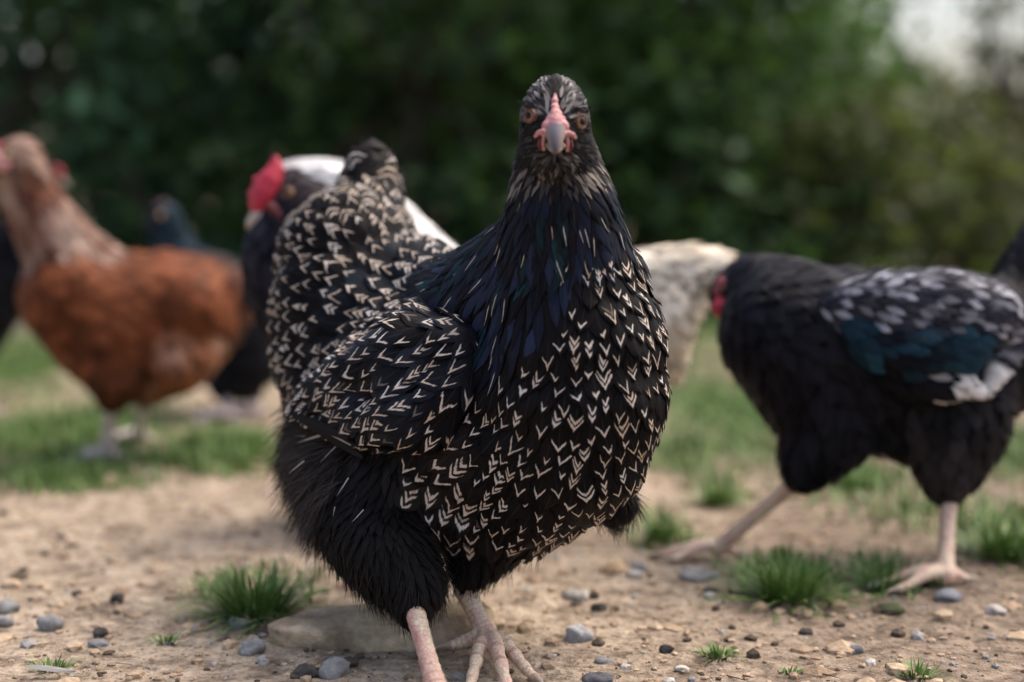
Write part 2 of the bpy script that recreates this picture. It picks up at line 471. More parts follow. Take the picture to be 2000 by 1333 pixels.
#@@GROUND
# ---------------------------------------------------------------- ground
def ground_material():
    k = N('yard_soil'); tc = k.n('ShaderNodeTexCoord').outputs['Object']
    n1 = k.noise(3.0, 5, .6, tc).outputs[0]; n2 = k.noise(22, 6, .65, tc).outputs[0]; n3 = k.noise(140, 5, .7, tc).outputs[0]
    n4 = k.noise(55, 5, .65, tc).outputs[0]
    sand = k.ramp(k.math('MULTIPLY_ADD', n4, .45, k.math('MULTIPLY', n2, .55)), [(.36, (.10, .076, .056)), (.44, (.27, .21, .155)), (.51, (.42, .335, .25)), (.62, (.56, .455, .35))])
    sx = k.n('ShaderNodeSeparateXYZ'); k.l(tc, sx.inputs[0])
    damp = k.math('ADD', n1, k.smooth(k.math('ADD', sx.outputs[0], k.math('MULTIPLY', sx.outputs[1], -.18)), -.35, .25)); damp = k.math('MULTIPLY', k.smooth(damp, .75, 1.3), .7)
    sand = k.mix(damp, sand, k.ramp(n4, [(.38, (.11, .082, .062)), (.6, (.27, .205, .155))]))
    fine = k.ramp(n3, [(.30, (.42, .38, .34)), (.5, (1, 1, 1)), (.75, (1.2, 1.17, 1.12))])
    sand = k.mix(1.0, sand, fine, 'MULTIPLY')
    moss = k.ramp(n3, [(.3, (.035, .06, .015)), (.7, (.11, .15, .045))])
    g = k.attr('Col').outputs['Fac']
    gm = k.smooth(k.math('ADD', g, k.math('MULTIPLY', k.math('SUBTRACT', n2, .5), .9)), .42, .75)
    col = k.mix(k.math('MULTIPLY', gm, .85), sand, moss)
    h = k.math('ADD', k.math('ADD', k.math('MULTIPLY', n2, .7), k.math('MULTIPLY', n4, .8)), k.math('MULTIPLY', n3, .4))
    k.bump(h, 1.0, .013)
    return k.out(col, .95, .15)
# where grass grows: patches given as (x, y, rx, ry, amount) on the ground
PATCH = []
def patch_px(px, py, wpx, d, amt=1):
    c = G(px, py); PATCH.append((c.x, c.y, wpx/SC(c.y), d, amt))
patch_px(110, 860, 230, .30); patch_px(130, 940, 190, .07); patch_px(430, 900, 150, .10); patch_px(250, 900, 200, .1, .8); patch_px(1330, 900, 90, .2, .7); patch_px(1480, 870, 220, .2, .7); patch_px(1800, 1000, 200, .15, .6); patch_px(60, 900, 220, .14); patch_px(410, 880, 120, .14); patch_px(30, 720, 120, .5)
patch_px(1420, 800, 200, .5, .8); patch_px(1290, 1030, 60, .08, .7); patch_px(1400, 950, 60, .10, .8); patch_px(1665, 930, 90, .10, .9)
patch_px(1960, 1050, 110, .13); patch_px(1540, 1130, 110, .06, .8); patch_px(1720, 1130, 90, .05, .8); patch_px(1950, 880, 160, .25, .9)
patch_px(500, 1150, 130, .07, .55)
def green(x, y):
    g = 0
    for (cx, cy, rx, ry, a) in PATCH:
        q = ((x-cx)/rx)**2+((y-cy)/ry)**2
        if q < 6: g = max(g, a*math.exp(-q*.8))
    far = min(1, max(0, (y-1.75)/1.3)); g = max(g, far*(.45+.5*noise.noise((x*1.7, y*1.2, 9))))
    return min(1, g)
def build_ground():
    xs = np.concatenate([-np.geomspace(60, 1.3, 26), np.arange(-1.28, 1.28, .009), np.geomspace(1.3, 60, 26)])
    ys = np.concatenate([-np.geomspace(20, .5, 10), np.arange(.5, 1.7, .009), np.arange(1.7, 2.6, .016), np.geomspace(2.62, 120, 60)])
    V, C = [], []
    for y in ys:
        for x in xs:
            V.append((x, y, gh(x, y) if (abs(x) < 8 and -1 < y < 12) else 0)); g = green(x, y) if y > 0 else .2; C.append((g, g, g))
    nx = len(xs); F = [(j*nx+i, j*nx+i+1, (j+1)*nx+i+1, (j+1)*nx+i) for j in range(len(ys)-1) for i in range(nx-1)]
    o = mesh_obj('ground', V, F, ground_material(), None, True, np.array(C)); o['kind'] = 'structure'
build_ground()

#@@FOLIAGE
# ---------------------------------------------------------------- shrubs and trees behind the yard
def leaf_material():
    k = N('leaf'); col = k.attr('Col').outputs['Color']
    k.b.inputs['Transmission Weight'].default_value = 0
    tr = k.n('ShaderNodeBsdfTranslucent'); k.l(k.mix(1.0, col, (1.0, 1.1, .5, 1), 'MULTIPLY'), tr.inputs[0])
    ms = k.n('ShaderNodeMixShader'); ms.inputs[0].default_value = .42
    k.out(col, .5, .25); k.l(k.b.outputs[0], ms.inputs[1]); k.l(tr.outputs[0], ms.inputs[2])
    k.l(ms.outputs[0], k.t.nodes['Material Output'].inputs[0]); return k.m
M_LEAF = leaf_material()
M_BARK = simple('bark', (.09, .07, .055), .9, .2, 40, .5, .8)
def shrub(name, label, base, H, RX, RY, nclump, per, leaf, cols, low=.04, seed=0, group='shrubs and trees behind the yard', cat='shrub', taper=.25, csize=.24):
    """trunk with limbs and a crown of leaf clumps spread through its volume"""
    rd = random.Random(seed); root = empty(name, base); tag(root, label, cat, group)
    tv, tf = [], []
    def limb(a, b, r0, r1):
        n0 = len(tv); mid = a.lerp(b, .5)+Vector((rd.uniform(-.06, .06), rd.uniform(-.06, .06), rd.uniform(0, .06)))*H*.5
        v, f = ring_tube([(a, r0, r0, Vector((.3, 1, .1))), (mid, (r0+r1)/2, (r0+r1)/2, Vector((.3, 1, .1))), (b, r1, r1, Vector((.3, 1, .1)))], 7)
        tv.extend(v); tf.extend([tuple(i+n0 for i in q) for q in f])
    fork = base+Vector((0, 0, H*.3)); limb(base-Vector((0, 0, .05)), fork, H*.028, H*.02)
    LV, LC = [], []
    for c in range(nclump):
        while True:
            x, y, z = rd.uniform(-1, 1), rd.uniform(-1, 1), rd.uniform(0, 1)
            rr = 1-taper*z
            if x*x+y*y < rr*rr and x*x+y*y > .05 and (x*x+y*y+max(0, z-.55)**2*4) < 1: break
        cc = base+Vector((x*RX, y*RY, low+z*(H-low)))
        if c % max(1, nclump//14) == 0: limb(fork, cc, H*.012, H*.003)
        tone = rd.uniform(.55, 1.25); hue = rd.random()
        cr = csize*rd.uniform(.6, 1.3)
        for i in range(per):
            q = cc+Vector((rd.gauss(0, cr*.5), rd.gauss(0, cr*.5), rd.gauss(0, cr*.42)))
            if q.z < .01: q.z = rd.uniform(.01, .08)
            d = Vector((rd.gauss(0, 1), rd.gauss(0, 1), rd.gauss(-.2, .7))).normalized()
            nrm = Vector((rd.gauss(0, .6), rd.gauss(0, .6), 1)).normalized(); s = d.cross(nrm)
            if s.length < 1e-3: continue
            s.normalize(); L = leaf*rd.uniform(.6, 1.3); w = L*rd.uniform(.24, .34)
            LV += [q[:], (q+d*(L*.5)+s*w)[:], (q+d*L-nrm*(L*.12))[:], (q+d*(L*.5)-s*w)[:]]
            t = tone*rd.uniform(.75, 1.25); cl = mixc(cols[0], cols[1], min(1, max(0, hue+rd.uniform(-.25, .25))))
            LC += [tuple(v*t for v in cl)]*4
    mesh_obj('trunk', tv, tf, M_BARK, root)
    n = len(LV)//4
    mesh_obj('crown', LV, [(4*i, 4*i+1, 4*i+2, 4*i+3) for i in range(n)], M_LEAF, root, False, np.array(LC))
    return root
DG = ((.05, .105, .04), (.085, .16, .06)); MG = ((.07, .14, .045), (.12, .20, .07)); OG = ((.085, .11, .045), (.13, .145, .065)); BG_ = ((.042, .10, .058), (.075, .155, .095))
def at_far(px, Y): p = P(px, 390, Y); return Vector((p.x, p.y, 0))
shrub('evergreen_shrub', 'dark blue-green shrub filling the far left corner behind the brown hen', at_far(40, 4.4), 2.2, .85, .6, 130, 42, .075, BG_, seed=1)
shrub('evergreen_shrub', 'dark shrub rising behind the brown hen and the white-hackled rooster', at_far(470, 4.7), 2.4, .85, .6, 130, 42, .075, DG, seed=2)
shrub('leafy_shrub', 'mid green shrub standing directly behind the laced hen\'s tail', at_far(820, 4.4), 2.2, .75, .6, 120, 42, .075, DG, seed=3)
shrub('leafy_shrub', 'lighter green shrub rising behind the laced hen\'s head', at_far(1130, 4.9), 2.3, .8, .6, 130, 42, .08, MG, seed=4)
shrub('evergreen_shrub', 'dark green shrub between the laced hen\'s head and the black rooster', at_far(1400, 4.5), 1.5, .50, .6, 110, 42, .075, DG, seed=5)
shrub('leafy_shrub', 'low olive green shrub beneath the bright sky gap at right', at_far(1750, 4.3), .64, .5, .5, 90, 42, .06, OG, seed=6, csize=.16)
shrub('leafy_shrub', 'sparse leafy shrub at the right edge with sky showing through', at_far(1970, 5.2), 1.18, .42, .3, 26, 52, .045, OG, low=.60, seed=7, csize=.062)
# taller trees further back close the view
shrub('broadleaf_tree', 'broad dark tree far behind at the left of the yard', at_far(250, 8.0), 4.0, 2.1, 1.0, 170, 40, .15, BG_, seed=11, cat='tree', csize=.5)
shrub('broadleaf_tree', 'tall green tree far behind the laced hen\'s head', at_far(1000, 8.6), 4.2, 1.8, 1.0, 170, 40, .15, DG, seed=12, cat='tree', csize=.5)
shrub('broadleaf_tree', 'low spreading tree far behind, below the sky at right', at_far(1540, 9.0), 1.5, .80, .9, 130, 40, .13, MG, seed=13, cat='tree', csize=.32)
shrub('broadleaf_tree', 'low bushy tree far behind at the right edge of the yard', at_far(2040, 8.4), .82, 1.2, .8, 90, 40, .12, OG, seed=14, cat='tree', csize=.25)

#@@GRASS
# ---------------------------------------------------------------- grass
M_GRASS = attr_material('grass_blade', .5, .35)
def blade(V, F, C, p, d, L, w, col, bend):
    n0 = len(V); s = Vector((-d.y, d.x, 0)); s = s.normalized() if s.length > 1e-4 else Vector((1, 0, 0))
    h = Vector((d.x, d.y, 0))
    for t, ww in ((0, .7), (.4, 1), (.75, .7)):
        q = p+d*(L*t)+h*(bend*L*t*t)-Vector((0, 0, bend*.5*L*t*t)); V.append((q+s*(w*ww))[:]); V.append((q-s*(w*ww))[:])
        k = .6+.4*t; C += [tuple(col)]*2
    q = p+d*L+h*(bend*L)-Vector((0, 0, bend*.5*L)); V.append(q[:]); C.append(tuple(col))
    F += [(n0, n0+1, n0+3, n0+2), (n0+2, n0+3, n0+5, n0+4), (n0+4, n0+5, n0+6)]
GC = ((.07, .14, .028), (.15, .25, .06), (.28, .29, .12))
def gcol(rd):
    r = rd.random()
    return mixc(GC[0], GC[1], rd.random()) if r < .9 else mixc(GC[1], GC[2], rd.random())
def grass_tuft(label, px, py, wpx, hpx, n, seed):
    """a clump of blades fanning from its root; wpx/hpx = size in photo pixels"""
    rd = random.Random(seed); c = G(px, py); c.z = gh(c.x, c.y)-.003; k = SC(c.y); R = wpx/2/k; H = hpx/k
    V, F, C = [], [], []
    for i in range(n):
        a = rd.uniform(0, 6.283); rr = R*.45*math.sqrt(rd.random()); off = Vector((math.cos(a)*rr, math.sin(a)*rr*.8, 0))
        a2 = a+rd.gauss(0, .7); tilt = rd.uniform(.05, 1.45)*(.45+.55*rr/(R*.45))
        d = Vector((math.cos(a2)*math.sin(tilt), math.sin(a2)*math.sin(tilt), math.cos(tilt)))
        L = H*rd.uniform(.55, 1.1)*(1+.25*tilt)
        blade(V, F, C, c+off, d, L, rd.uniform(.0005, .0011), gcol(rd), rd.uniform(.1, .6))
    o = mesh_obj('grass_tuft', V, F, M_GRASS, None, True, np.array(C)); tag(o, label, 'grass tuft', 'grass tufts on the bare soil')
    return o
grass_tuft('large spiky green grass tuft left of the laced hen\'s legs', 500, 1205, 250, 120, 420, 1)
grass_tuft('rounded grass tuft under the black rooster, left of its standing leg', 1540, 1175, 200, 110, 380, 2)
grass_tuft('flat grass tuft beside the standing leg of the black rooster', 1720, 1150, 150, 60, 240, 3)
grass_tuft('small grass tuft at the bottom edge, lower right corner', 1790, 1330, 90, 45, 90, 4)
grass_tuft('thin low grass tuft on gravel right of the laced hen\'s foot', 1400, 1285, 90, 40, 90, 5)
grass_tuft('dark bushy grass tuft at the right edge behind the black rooster', 1960, 1090, 190, 100, 380, 6)
grass_tuft('small round grass tuft just right of the laced hen\'s breast fluff', 1292, 1060, 85, 75, 200, 7)
grass_tuft('dark grass tuft between the laced hen and the black rooster\'s front leg', 1400, 980, 90, 60, 220, 8)
grass_tuft('bright grass tuft between the two legs of the black rooster', 1670, 955, 120, 50, 260, 9)
grass_tuft('wispy few-bladed grass sprig left of the grey stones', 325, 1258, 60, 40, 30, 10)
grass_tuft('scruffy dry grass tuft in the lower left corner', 100, 1310, 90, 42, 80, 11)
grass_tuft('tiny olive grass sprig on the soil, bottom right of centre', 1540, 1320, 70, 25, 45, 12)
# the meadow beyond: nobody could count it
def meadow():
    rd = random.Random(5); V, F, C = [], [], []; tries = 0; n = 0
    while n < 52000 and tries < 220000:
        tries += 1
        y = 1.05+(4.6-1.05)*rd.random()**.9; x = rd.uniform(-.44, .44)*y
        g = green(x, y)*(.75+.6*noise.noise((x*7, y*7, 2)))
        if rd.random() > g*1.5-.15: continue
        p = Vector((x, y, gh(x, y)-.002)); a = rd.uniform(0, 6.283); ti = rd.uniform(.05, .8)
        d = Vector((math.cos(a)*math.sin(ti), math.sin(a)*math.sin(ti), math.cos(ti)))
        blade(V, F, C, p, d, rd.uniform(.016, .042)*(.5+.7*g), rd.uniform(.0008, .0016), gcol(rd), rd.uniform(.1, .7)); n += 1
    o = mesh_obj('meadow_grass', V, F, M_GRASS, None, True, np.array(C))
    tag(o, 'short green grass growing in patches on the yard behind the birds', 'grass', kind='stuff')
meadow()

#@@STONES
def nz(p, s=30, o=0): return noise.noise(Vector(p)*s+Vector((o, 0, 0)))*.5+.5
# ---------------------------------------------------------------- stones
M_STONE = attr_material('stone', .88, .2, 150, .65, 1.0, 260)
_b = bmesh.new(); bmesh.ops.create_icosphere(_b, subdivisions=3, radius=1)
ICO3_V = np.array([v.co[:] for v in _b.verts]); ICO3_F = np.array([[v.index for v in f.verts] for f in _b.faces]); _b.free()
def stone_verts(c, r, seed, rough=.3, V0=ICO3_V):
    V = V0.copy(); out = np.empty_like(V)
    for i, v in enumerate(V):
        q = Vector(v); rs = random.Random(seed)
        cut = min(1.0, min((.62+.3*rs.random())/max(.05, q.dot(Vector((rs.gauss(0, 1), rs.gauss(0, 1), rs.gauss(0, 1))).normalized())) for _ in range(11)))
        f = cut+rough*.5*noise.noise(q*1.3+Vector((seed*7.1, seed*3.3, 0)))*1.6+rough*.4*noise.noise(q*3.5+Vector((seed, 0, 9)))
        out[i] = (c[0]+v[0]*r[0]*f, c[1]+v[1]*r[1]*f, c[2]+v[2]*r[2]*f)
    return out
def stone(label, px, py, wpx, hpx, col, seed, depth=1.0, group='loose stones on the soil', rot=0, name='stone'):
    c = G(px, py); k = SC(c.y); w = wpx/2/k; h = hpx/2/k
    z = gh(c.x, c.y); V = stone_verts((0, 0, 0), (w, w*depth*.8, h), seed)
    R = np.array(Matrix.Rotation(rot, 3, 'Z')); V = V@R.T+np.array((c.x, c.y, z+h*.28))
    o = mesh_obj(name, V, ICO3_F, M_STONE, None, True, np.array([tuple(x*(.7+.6*nz(q, 120, seed)) for x in col) for q in V]))
    tag(o, label, 'stone', group); return o
GREY = (.25, .245, .24); DARK = (.065, .058, .052); PALE = (.45, .42, .38); TANC = (.42, .31, .2); PINKC = (.40, .25, .2)
# the long flat stone behind the legs
def slab():
    c = G(745, 1275); V = []; F = []
    b = bmesh.new(); bmesh.ops.create_icosphere(b, subdivisions=4, radius=1)
    Rz = Matrix.Rotation(.10, 3, 'Z')
    for v in b.verts:
        q = v.co.copy(); s = Vector((math.copysign(abs(q.x)**.8, q.x), math.copysign(abs(q.y)**.85, q.y), math.copysign(abs(q.z)**.42, q.z)))
        f = 1+.16*noise.noise(q*1.5)+.05*noise.noise(q*6)
        taper = .75+.25*q.x
        w = Rz @ Vector((s.x*.086*f, s.y*.034*f*taper, s.z*.0125*(1+.35*noise.noise(q*2.2)+.12*noise.noise(q*7))+.003*q.x+.004*q.y))
        v.co = Vector((c.x+.004, c.y+.030, .010))+w
    V = [v.co[:] for v in b.verts]; F = [[v.index for v in f.verts] for f in b.faces]; b.free()
    cols = [mixc((.66, .51, .34), (.28, .205, .135), .40+1.1*noise.noise(Vector(v)*40)) for v in V]
    o = mesh_obj('flat_stone', V, F, M_STONE, None, True, np.clip(np.array(cols), .02, .8))
    tag(o, 'long flat tan stone lying behind the laced hen\'s legs', 'stone', 'loose stones on the soil')
slab()
stone('knobbly grey stone in front of the long flat stone', 655, 1318, 80, 62, GREY, 1, rot=.4)
stone('dark stone lump leaning on the left end of the flat stone', 600, 1322, 60, 40, DARK, 2)
stone('grey stone between the grass tuft and the flat stone', 492, 1275, 62, 46, GREY, 3)
stone('small white pebble left of the flat stone', 513, 1297, 28, 24, PALE, 4)
stone('grey-green stone at the foot of the large grass tuft', 470, 1228, 46, 42, (.2, .22, .19), 5)
stone('black pebble on pale soil beneath the small dark pebbles at left', 195, 1245, 34, 32, DARK, 6)
stone('black pebble, right one of two on pale soil', 230, 1178, 32, 38, DARK, 7)
stone('black pebble, left one of two on pale soil', 153, 1165, 26, 26, DARK, 8)
stone('blue-grey stone at the left edge, larger one', 12, 1195, 60, 46, GREY, 9)
stone('blue-grey stone at the left edge, lower one', 5, 1222, 44, 36, GREY, 10)
stone('angular grey stone right of the pair at the left edge', 98, 1232, 58, 50, GREY, 11)
stone('round pale grey stone right of the laced hen\'s foot', 1128, 1250, 62, 54, (.38, .38, .38), 12)
stone('bent pale stone right of the laced hen\'s belly', 1125, 1170, 62, 36, PALE, 13, rot=-.6)
stone('dark stone touching the bent pale stone', 1170, 1192, 32, 26, DARK, 14)
stone('tan rounded stone beside a small grey one under the breast', 1200, 1118, 56, 42, (.5, .36, .22), 15)
stone('small grey stone beside the tan rounded stone', 1246, 1116, 42, 38, GREY, 16)
stone('black round pebble on soil right of centre', 1300, 1275, 32, 26, (.03, .03, .03), 17)
stone('dark grey flattish stone at lower right', 1662, 1278, 56, 30, (.14, .14, .15), 18)
stone('small pale pebble at far lower right', 1945, 1203, 44, 32, PALE, 19)
stone('mossy dark stone right of the flat grass tuft', 1738, 1198, 58, 32, (.07, .08, .04), 20)
stone('bluish stone in front of the standing foot of the black rooster', 1850, 1172, 64, 34, (.25, .26, .28), 21)
stone('pale stone beside the flat grass tuft', 1708, 1152, 40, 32, (.36, .35, .34), 22)
stone('flat grey stone behind the rounded grass tuft', 1365, 1128, 90, 32, GREY, 23)
stone('dark pebble left of the rounded grass tuft', 1388, 1160, 34, 20, DARK, 24)
stone('reddish flat stone behind the laced hen\'s thigh, left side', 685, 1146, 70, 18, PINKC, 25)  # stone shape added in place of a hidden bird's toe
stone('dark flat stone at the bottom edge right of the foot', 1165, 1326, 70, 22, (.1, .1, .11), 26)
stone('whitish flat pebble right of the round black pebble', 1330, 1312, 34, 18, PALE, 27)
stone('grey pebble beneath the round pale stone', 1180, 1292, 40, 20, GREY, 28)
stone('pale chip behind the laced hen\'s left foot', 1000, 1275, 60, 26, TANC, 29)
stone('dark pebble beside the laced hen\'s left toe', 990, 1282, 26, 26, (.03, .04, .04), 30)
stone('brown pebble at right in front of the dark grey stone', 1575, 1240, 32, 22, DARK, 31)
def crumbs():
    """soil crumbs and gravel: nobody could count them"""
    rd = random.Random(9); V, F, C = [], [], []; n0 = 0
    for i in range(9000):
        y = .72+1.9*rd.random()**1.7; x = rd.uniform(-.42, .42)*y; big = i < 420
        r = min(.0075, .0011*math.exp(rd.gauss(.3, .65))); s = rd.random()*50
        r = rd.uniform(.004, .011) if big else r; z = gh(x, y)+(-r*.12 if big else r*.25)
        a = rd.uniform(0, 6.28); sx, sy, sz = rd.uniform(.7, 1.5), rd.uniform(.7, 1.3), rd.uniform(.45, .9)
        jit = np.array([1+.35*(rd.random()-.5) for _ in range(len(ICO1_V))])[:, None]
        v = ICO1_V*np.array((r*sx, r*sy, r*sz))*jit; c_, s_ = math.cos(a), math.sin(a)
        v = np.c_[v[:, 0]*c_-v[:, 1]*s_, v[:, 0]*s_+v[:, 1]*c_, v[:, 2]]+np.array((x, y, z))
        q = rd.random()*(.80 if big else 1)
        col = mixc((.30, .21, .14), (.5, .38, .26), rd.random()) if q < .72 else ((.09, .068, .05) if q < .86 else mixc((.22, .22, .22), (.5, .46, .42), rd.random()))
        V.append(v); F.append(ICO1_F+n0); n0 += len(v); C.append(np.tile(col, (len(v), 1)))
    o = mesh_obj('gravel', np.concatenate(V), np.concatenate(F), M_STONE, None, False, np.concatenate(C))
    tag(o, 'scattered soil crumbs and fine gravel over the bare yard', 'gravel', kind='stuff')
crumbs()
def litter():
    rd = random.Random(21); it = []
    for i in range(420):
        y = .8+1.5*rd.random()**1.4; x = rd.uniform(-.4, .4)*y; a = rd.uniform(0, 6.28)
        it.append(((x, y, gh(x, y)+.0022), (math.cos(a), math.sin(a), rd.uniform(-.03, .12)), rd.uniform(.006, .024), rd.uniform(.0003, .0008), mixc((.10, .07, .045), (.42, .33, .2), rd.random()), .02))
    o = strands(it, 'straw_litter', None, M_GRASS); tag(o, 'bits of dry straw and dead blades strewn over the soil', 'straw', kind='stuff')
litter()

#@@HEN
# ---------------------------------------------------------------- the laced hen
def build_main():
    hen = empty('hen', G(890, 1340)); tag(hen, 'black hen laced with cream chevrons, facing the viewer in the foreground', 'hen')
    nd = {}
    def n(name, px, py, Y, r, reg): nd[name] = (P(px, py, Y), r, reg)
    n('head', 1083, 228, .950, .0225, 'head'); n('crown', 1083, 205, .955, .0190, 'head'); n('cheek', 1085, 280, .955, .0240, 'head')
    n('muzzle', 1085, 262, .930, .0115, 'head'); n('chin', 1085, 315, .938, .0125, 'beard')
    n('n1', 1089, 337, .970, .0305, 'nape'); n('n2', 1097, 420, .975, .0395, 'neck'); n('n3', 1098, 510, .988, .0500, 'neck')
    n('n4', 1105, 590, .998, .0610, 'breast'); n('b1', 1118, 680, .995, .0670, 'breast'); n('b2', 1118, 770, .995, .0690, 'breast')
    n('b3', 1098, 855, 1.0, .0650, 'breast'); n('b4', 1052, 920, 1.01, .0540, 'breast'); n('bl', 990, 960, 1.035, .0540, 'flank')
    n('nl', 985, 570, 1.03, .045, 'neck'); n('nl2', 930, 600, 1.05, .045, 'neckb')
    n('c1', 970, 760, 1.06, .074, 'breast'); n('c2', 860, 740, 1.10, .076, 'back'); n('c3', 780, 710, 1.14, .074, 'back')
    n('bk', 870, 610, 1.12, .045, 'back'); n('bk2', 800, 590, 1.16, .055, 'back')
    n('s1', 690, 600, 1.175, .069, 'saddle'); n('s2', 682, 515, 1.19, .063, 'saddle'); n('s3', 702, 440, 1.205, .040, 'saddle')
    n('t1', 722, 378, 1.215, .0235, 'tail'); n('t2', 722, 332, 1.22, .0195, 'tail')
    n('s4', 650, 690, 1.165, .052, 'saddle'); n('f0', 690, 800, 1.14, .052, 'fluff')
    n('f1', 640, 890, 1.12, .035, 'fluff'); n('f2', 690, 950, 1.075, .046, 'fluff'); n('f3', 735, 1040, 1.03, .040, 'thigh')
    n('fl', 830, 935, 1.045, .050, 'flank'); n('fl2', 890, 870, 1.045, .058, 'flank')
    n('th1', 772, 1100, .99, .032, 'thigh'); n('th2', 812, 1145, .970, .0215, 'thigh'); n('th3', 806, 1192, .956, .0120, 'thigh')
    n('tl0', 960, 1010, 1.04, .040, 'thigh'); n('tl1', 925, 1095, 1.03, .020, 'thigh'); n('tl2', 915, 1130, 1.022, .011, 'thigh')
    n('tuft', 1203, 985, 1.035, .015, 'tuft'); n('tuft0', 1130, 915, 1.03, .028, 'flank')
    sk = Skin(nd, [['crown', 'head', 'cheek', 'n1', 'n2', 'n3', 'n4', 'b1', 'b2', 'b3', 'b4', 'bl'], ['head', 'muzzle'], ['cheek', 'chin'], ['n3', 'nl', 'nl2', 'bk'],
                   ['b2', 'c1', 'c2', 'c3', 's1', 's2', 's3', 't1', 't2'], ['bk', 'bk2', 's1'], ['bk', 'c2'], ['s1', 's4', 'f0', 'f1', 'f2', 'f3', 'th1', 'th2', 'th3'],
                   ['c1', 'fl2', 'fl', 'f2'], ['fl2', 'b3'], ['fl', 'f3'], ['bl', 'fl'], ['c2', 'f0'], ['bl', 'tl0', 'tl1', 'tl2'], ['b4', 'tuft0', 'tuft'], ['n4', 'nl2']], .0030, 7)
    BLK = (.0048, .0040, .0045)
    body = mesh_obj('body', sk.V, sk.F, M_SKINF, hen, True, np.tile((.010, .009, .009), (len(sk.V), 1)))
    pp = lambda a, b, Y0, c, d, Y1: (P(a, b, Y0), P(c, d, Y1))
    flow = Flow([
        pp(1083, 175, .93, 1083, 160, .95), pp(1040, 180, .94, 1030, 165, .96), pp(1125, 180, .94, 1138, 168, .96),
        pp(1010, 230, .95, 1003, 260, .97), pp(1155, 240, .95, 1162, 270, .97), pp(1045, 290, .93, 1030, 310, .95), pp(1125, 295, .93, 1140, 315, .95),
        pp(1085, 345, .93, 1085, 365, .94), pp(1083, 160, .96, 1083, 200, 1.0),
        pp(1085, 400, .935, 1088, 450, .935), pp(1010, 400, .95, 990, 470, .96), pp(1170, 400, .95, 1200, 470, .96), pp(1085, 470, .93, 1090, 540, .92),
        pp(960, 500, .99, 915, 580, 1.0), pp(1230, 500, .985, 1262, 580, .985), pp(930, 560, 1.0, 880, 625, 1.01), pp(1010, 560, .95, 985, 640, .95),
        pp(1100, 600, .93, 1105, 680, .92), pp(1240, 650, .95, 1255, 740, .95), pp(1120, 780, .92, 1118, 860, .93), pp(1290, 800, .98, 1275, 890, .99),
        pp(1000, 740, .95, 975, 820, .95), pp(1100, 950, .95, 1085, 1020, .97), pp(1200, 930, .97, 1180, 1000, 1.0), pp(980, 900, .96, 940, 960, .97),
        pp(900, 850, .96, 860, 900, .98), pp(850, 920, .97, 790, 965, .99), pp(960, 1020, .98, 930, 1070, 1.0), pp(1030, 1060, 1.0, 1000, 1090, 1.02),
        pp(860, 520, 1.08, 780, 510, 1.14), pp(900, 540, 1.05, 840, 545, 1.10), pp(780, 460, 1.17, 735, 400, 1.2), pp(700, 500, 1.14, 640, 470, 1.17), pp(640, 560, 1.13, 575, 545, 1.16),
        pp(700, 400, 1.18, 690, 330, 1.2), pp(770, 400, 1.2, 765, 330, 1.22), pp(620, 650, 1.12, 555, 670, 1.15), pp(600, 720, 1.13, 550, 770, 1.15),
        pp(740, 600, 1.10, 660, 600, 1.13), pp(600, 440, 1.2, 570, 400, 1.22), pp(850, 480, 1.25, 780, 440, 1.28), pp(540, 560, 1.2, 520, 545, 1.23),
        pp(640, 880, 1.08, 590, 930, 1.09), pp(600, 900, 1.12, 565, 940, 1.13), pp(720, 950, 1.02, 700, 1040, 1.02), pp(760, 1080, .97, 775, 1170, .96), pp(830, 1050, .96, 840, 1150, .96),
        pp(930, 1080, 1.0, 925, 1150, 1.0), pp(1195, 985, 1.02, 1205, 1040, 1.02), pp(1230, 970, 1.03, 1235, 1010, 1.03),
        pp(1000, 500, 1.1, 900, 540, 1.18), pp(1150, 600, 1.1, 1050, 650, 1.2), pp(1100, 900, 1.1, 1000, 950, 1.2)])
    SPC = dict(neck=.0054, neckb=.0070, breast=.0093, back=.0104, saddle=.0096, tail=.0125, flank=.0112, fluff=.0065, thigh=.0060, tuft=.0065)
    pts, nr, reg = sk.scatter(36000, SPC)
    hp, hn, hr = sk.scatter(16000, dict(head=.0019, beard=.0022, nape=.0030), P(1085, 400, .95).z)
    pts = np.concatenate([pts, hp]); nr = np.concatenate([nr, hn]); reg = np.concatenate([reg, hr])
    dirs = flow.at(pts)
    eyeL, eyeR = P(1037, 226, .929), P(1133, 238, .929)
    beakc = P(1085, 262, .912)
    pl = Plume()
    def facing(p, nn): return (CAM-Vector(p)).normalized().dot(Vector(nn))
    for p, nn, rg, d in zip(pts, nr, reg, dirs):
        pv = Vector(p); f = facing(p, nn); rv = random.random
        if rg in ('head', 'beard') and ((pv-eyeL).length < .0058 or (pv-eyeR).length < .0058 or (pv-beakc).length < .0095): continue
        qx, qy = proj(pv)
        if rg == 'flank' and (qx < 775+max(0, 930-qy)*.3 or qy > 1075): rg = 'thigh' if qy > 980 else 'fluff'
        if rg == 'saddle' and qy > 790: rg = 'fluff'
        if rg in ('breast', 'neck') and nn[1] < .3 and 500 < qy < 745 and qx < 1125-(qy-530)*.52+random.gauss(0, 10): rg = 'neckb' if qx < 1010 else 'hackle'
        w = dict(L=.03, W=.009, point=.3, lift=.004); ch = st = 0; col = mixc(BLK, (.0085, .007, .0075), rv())
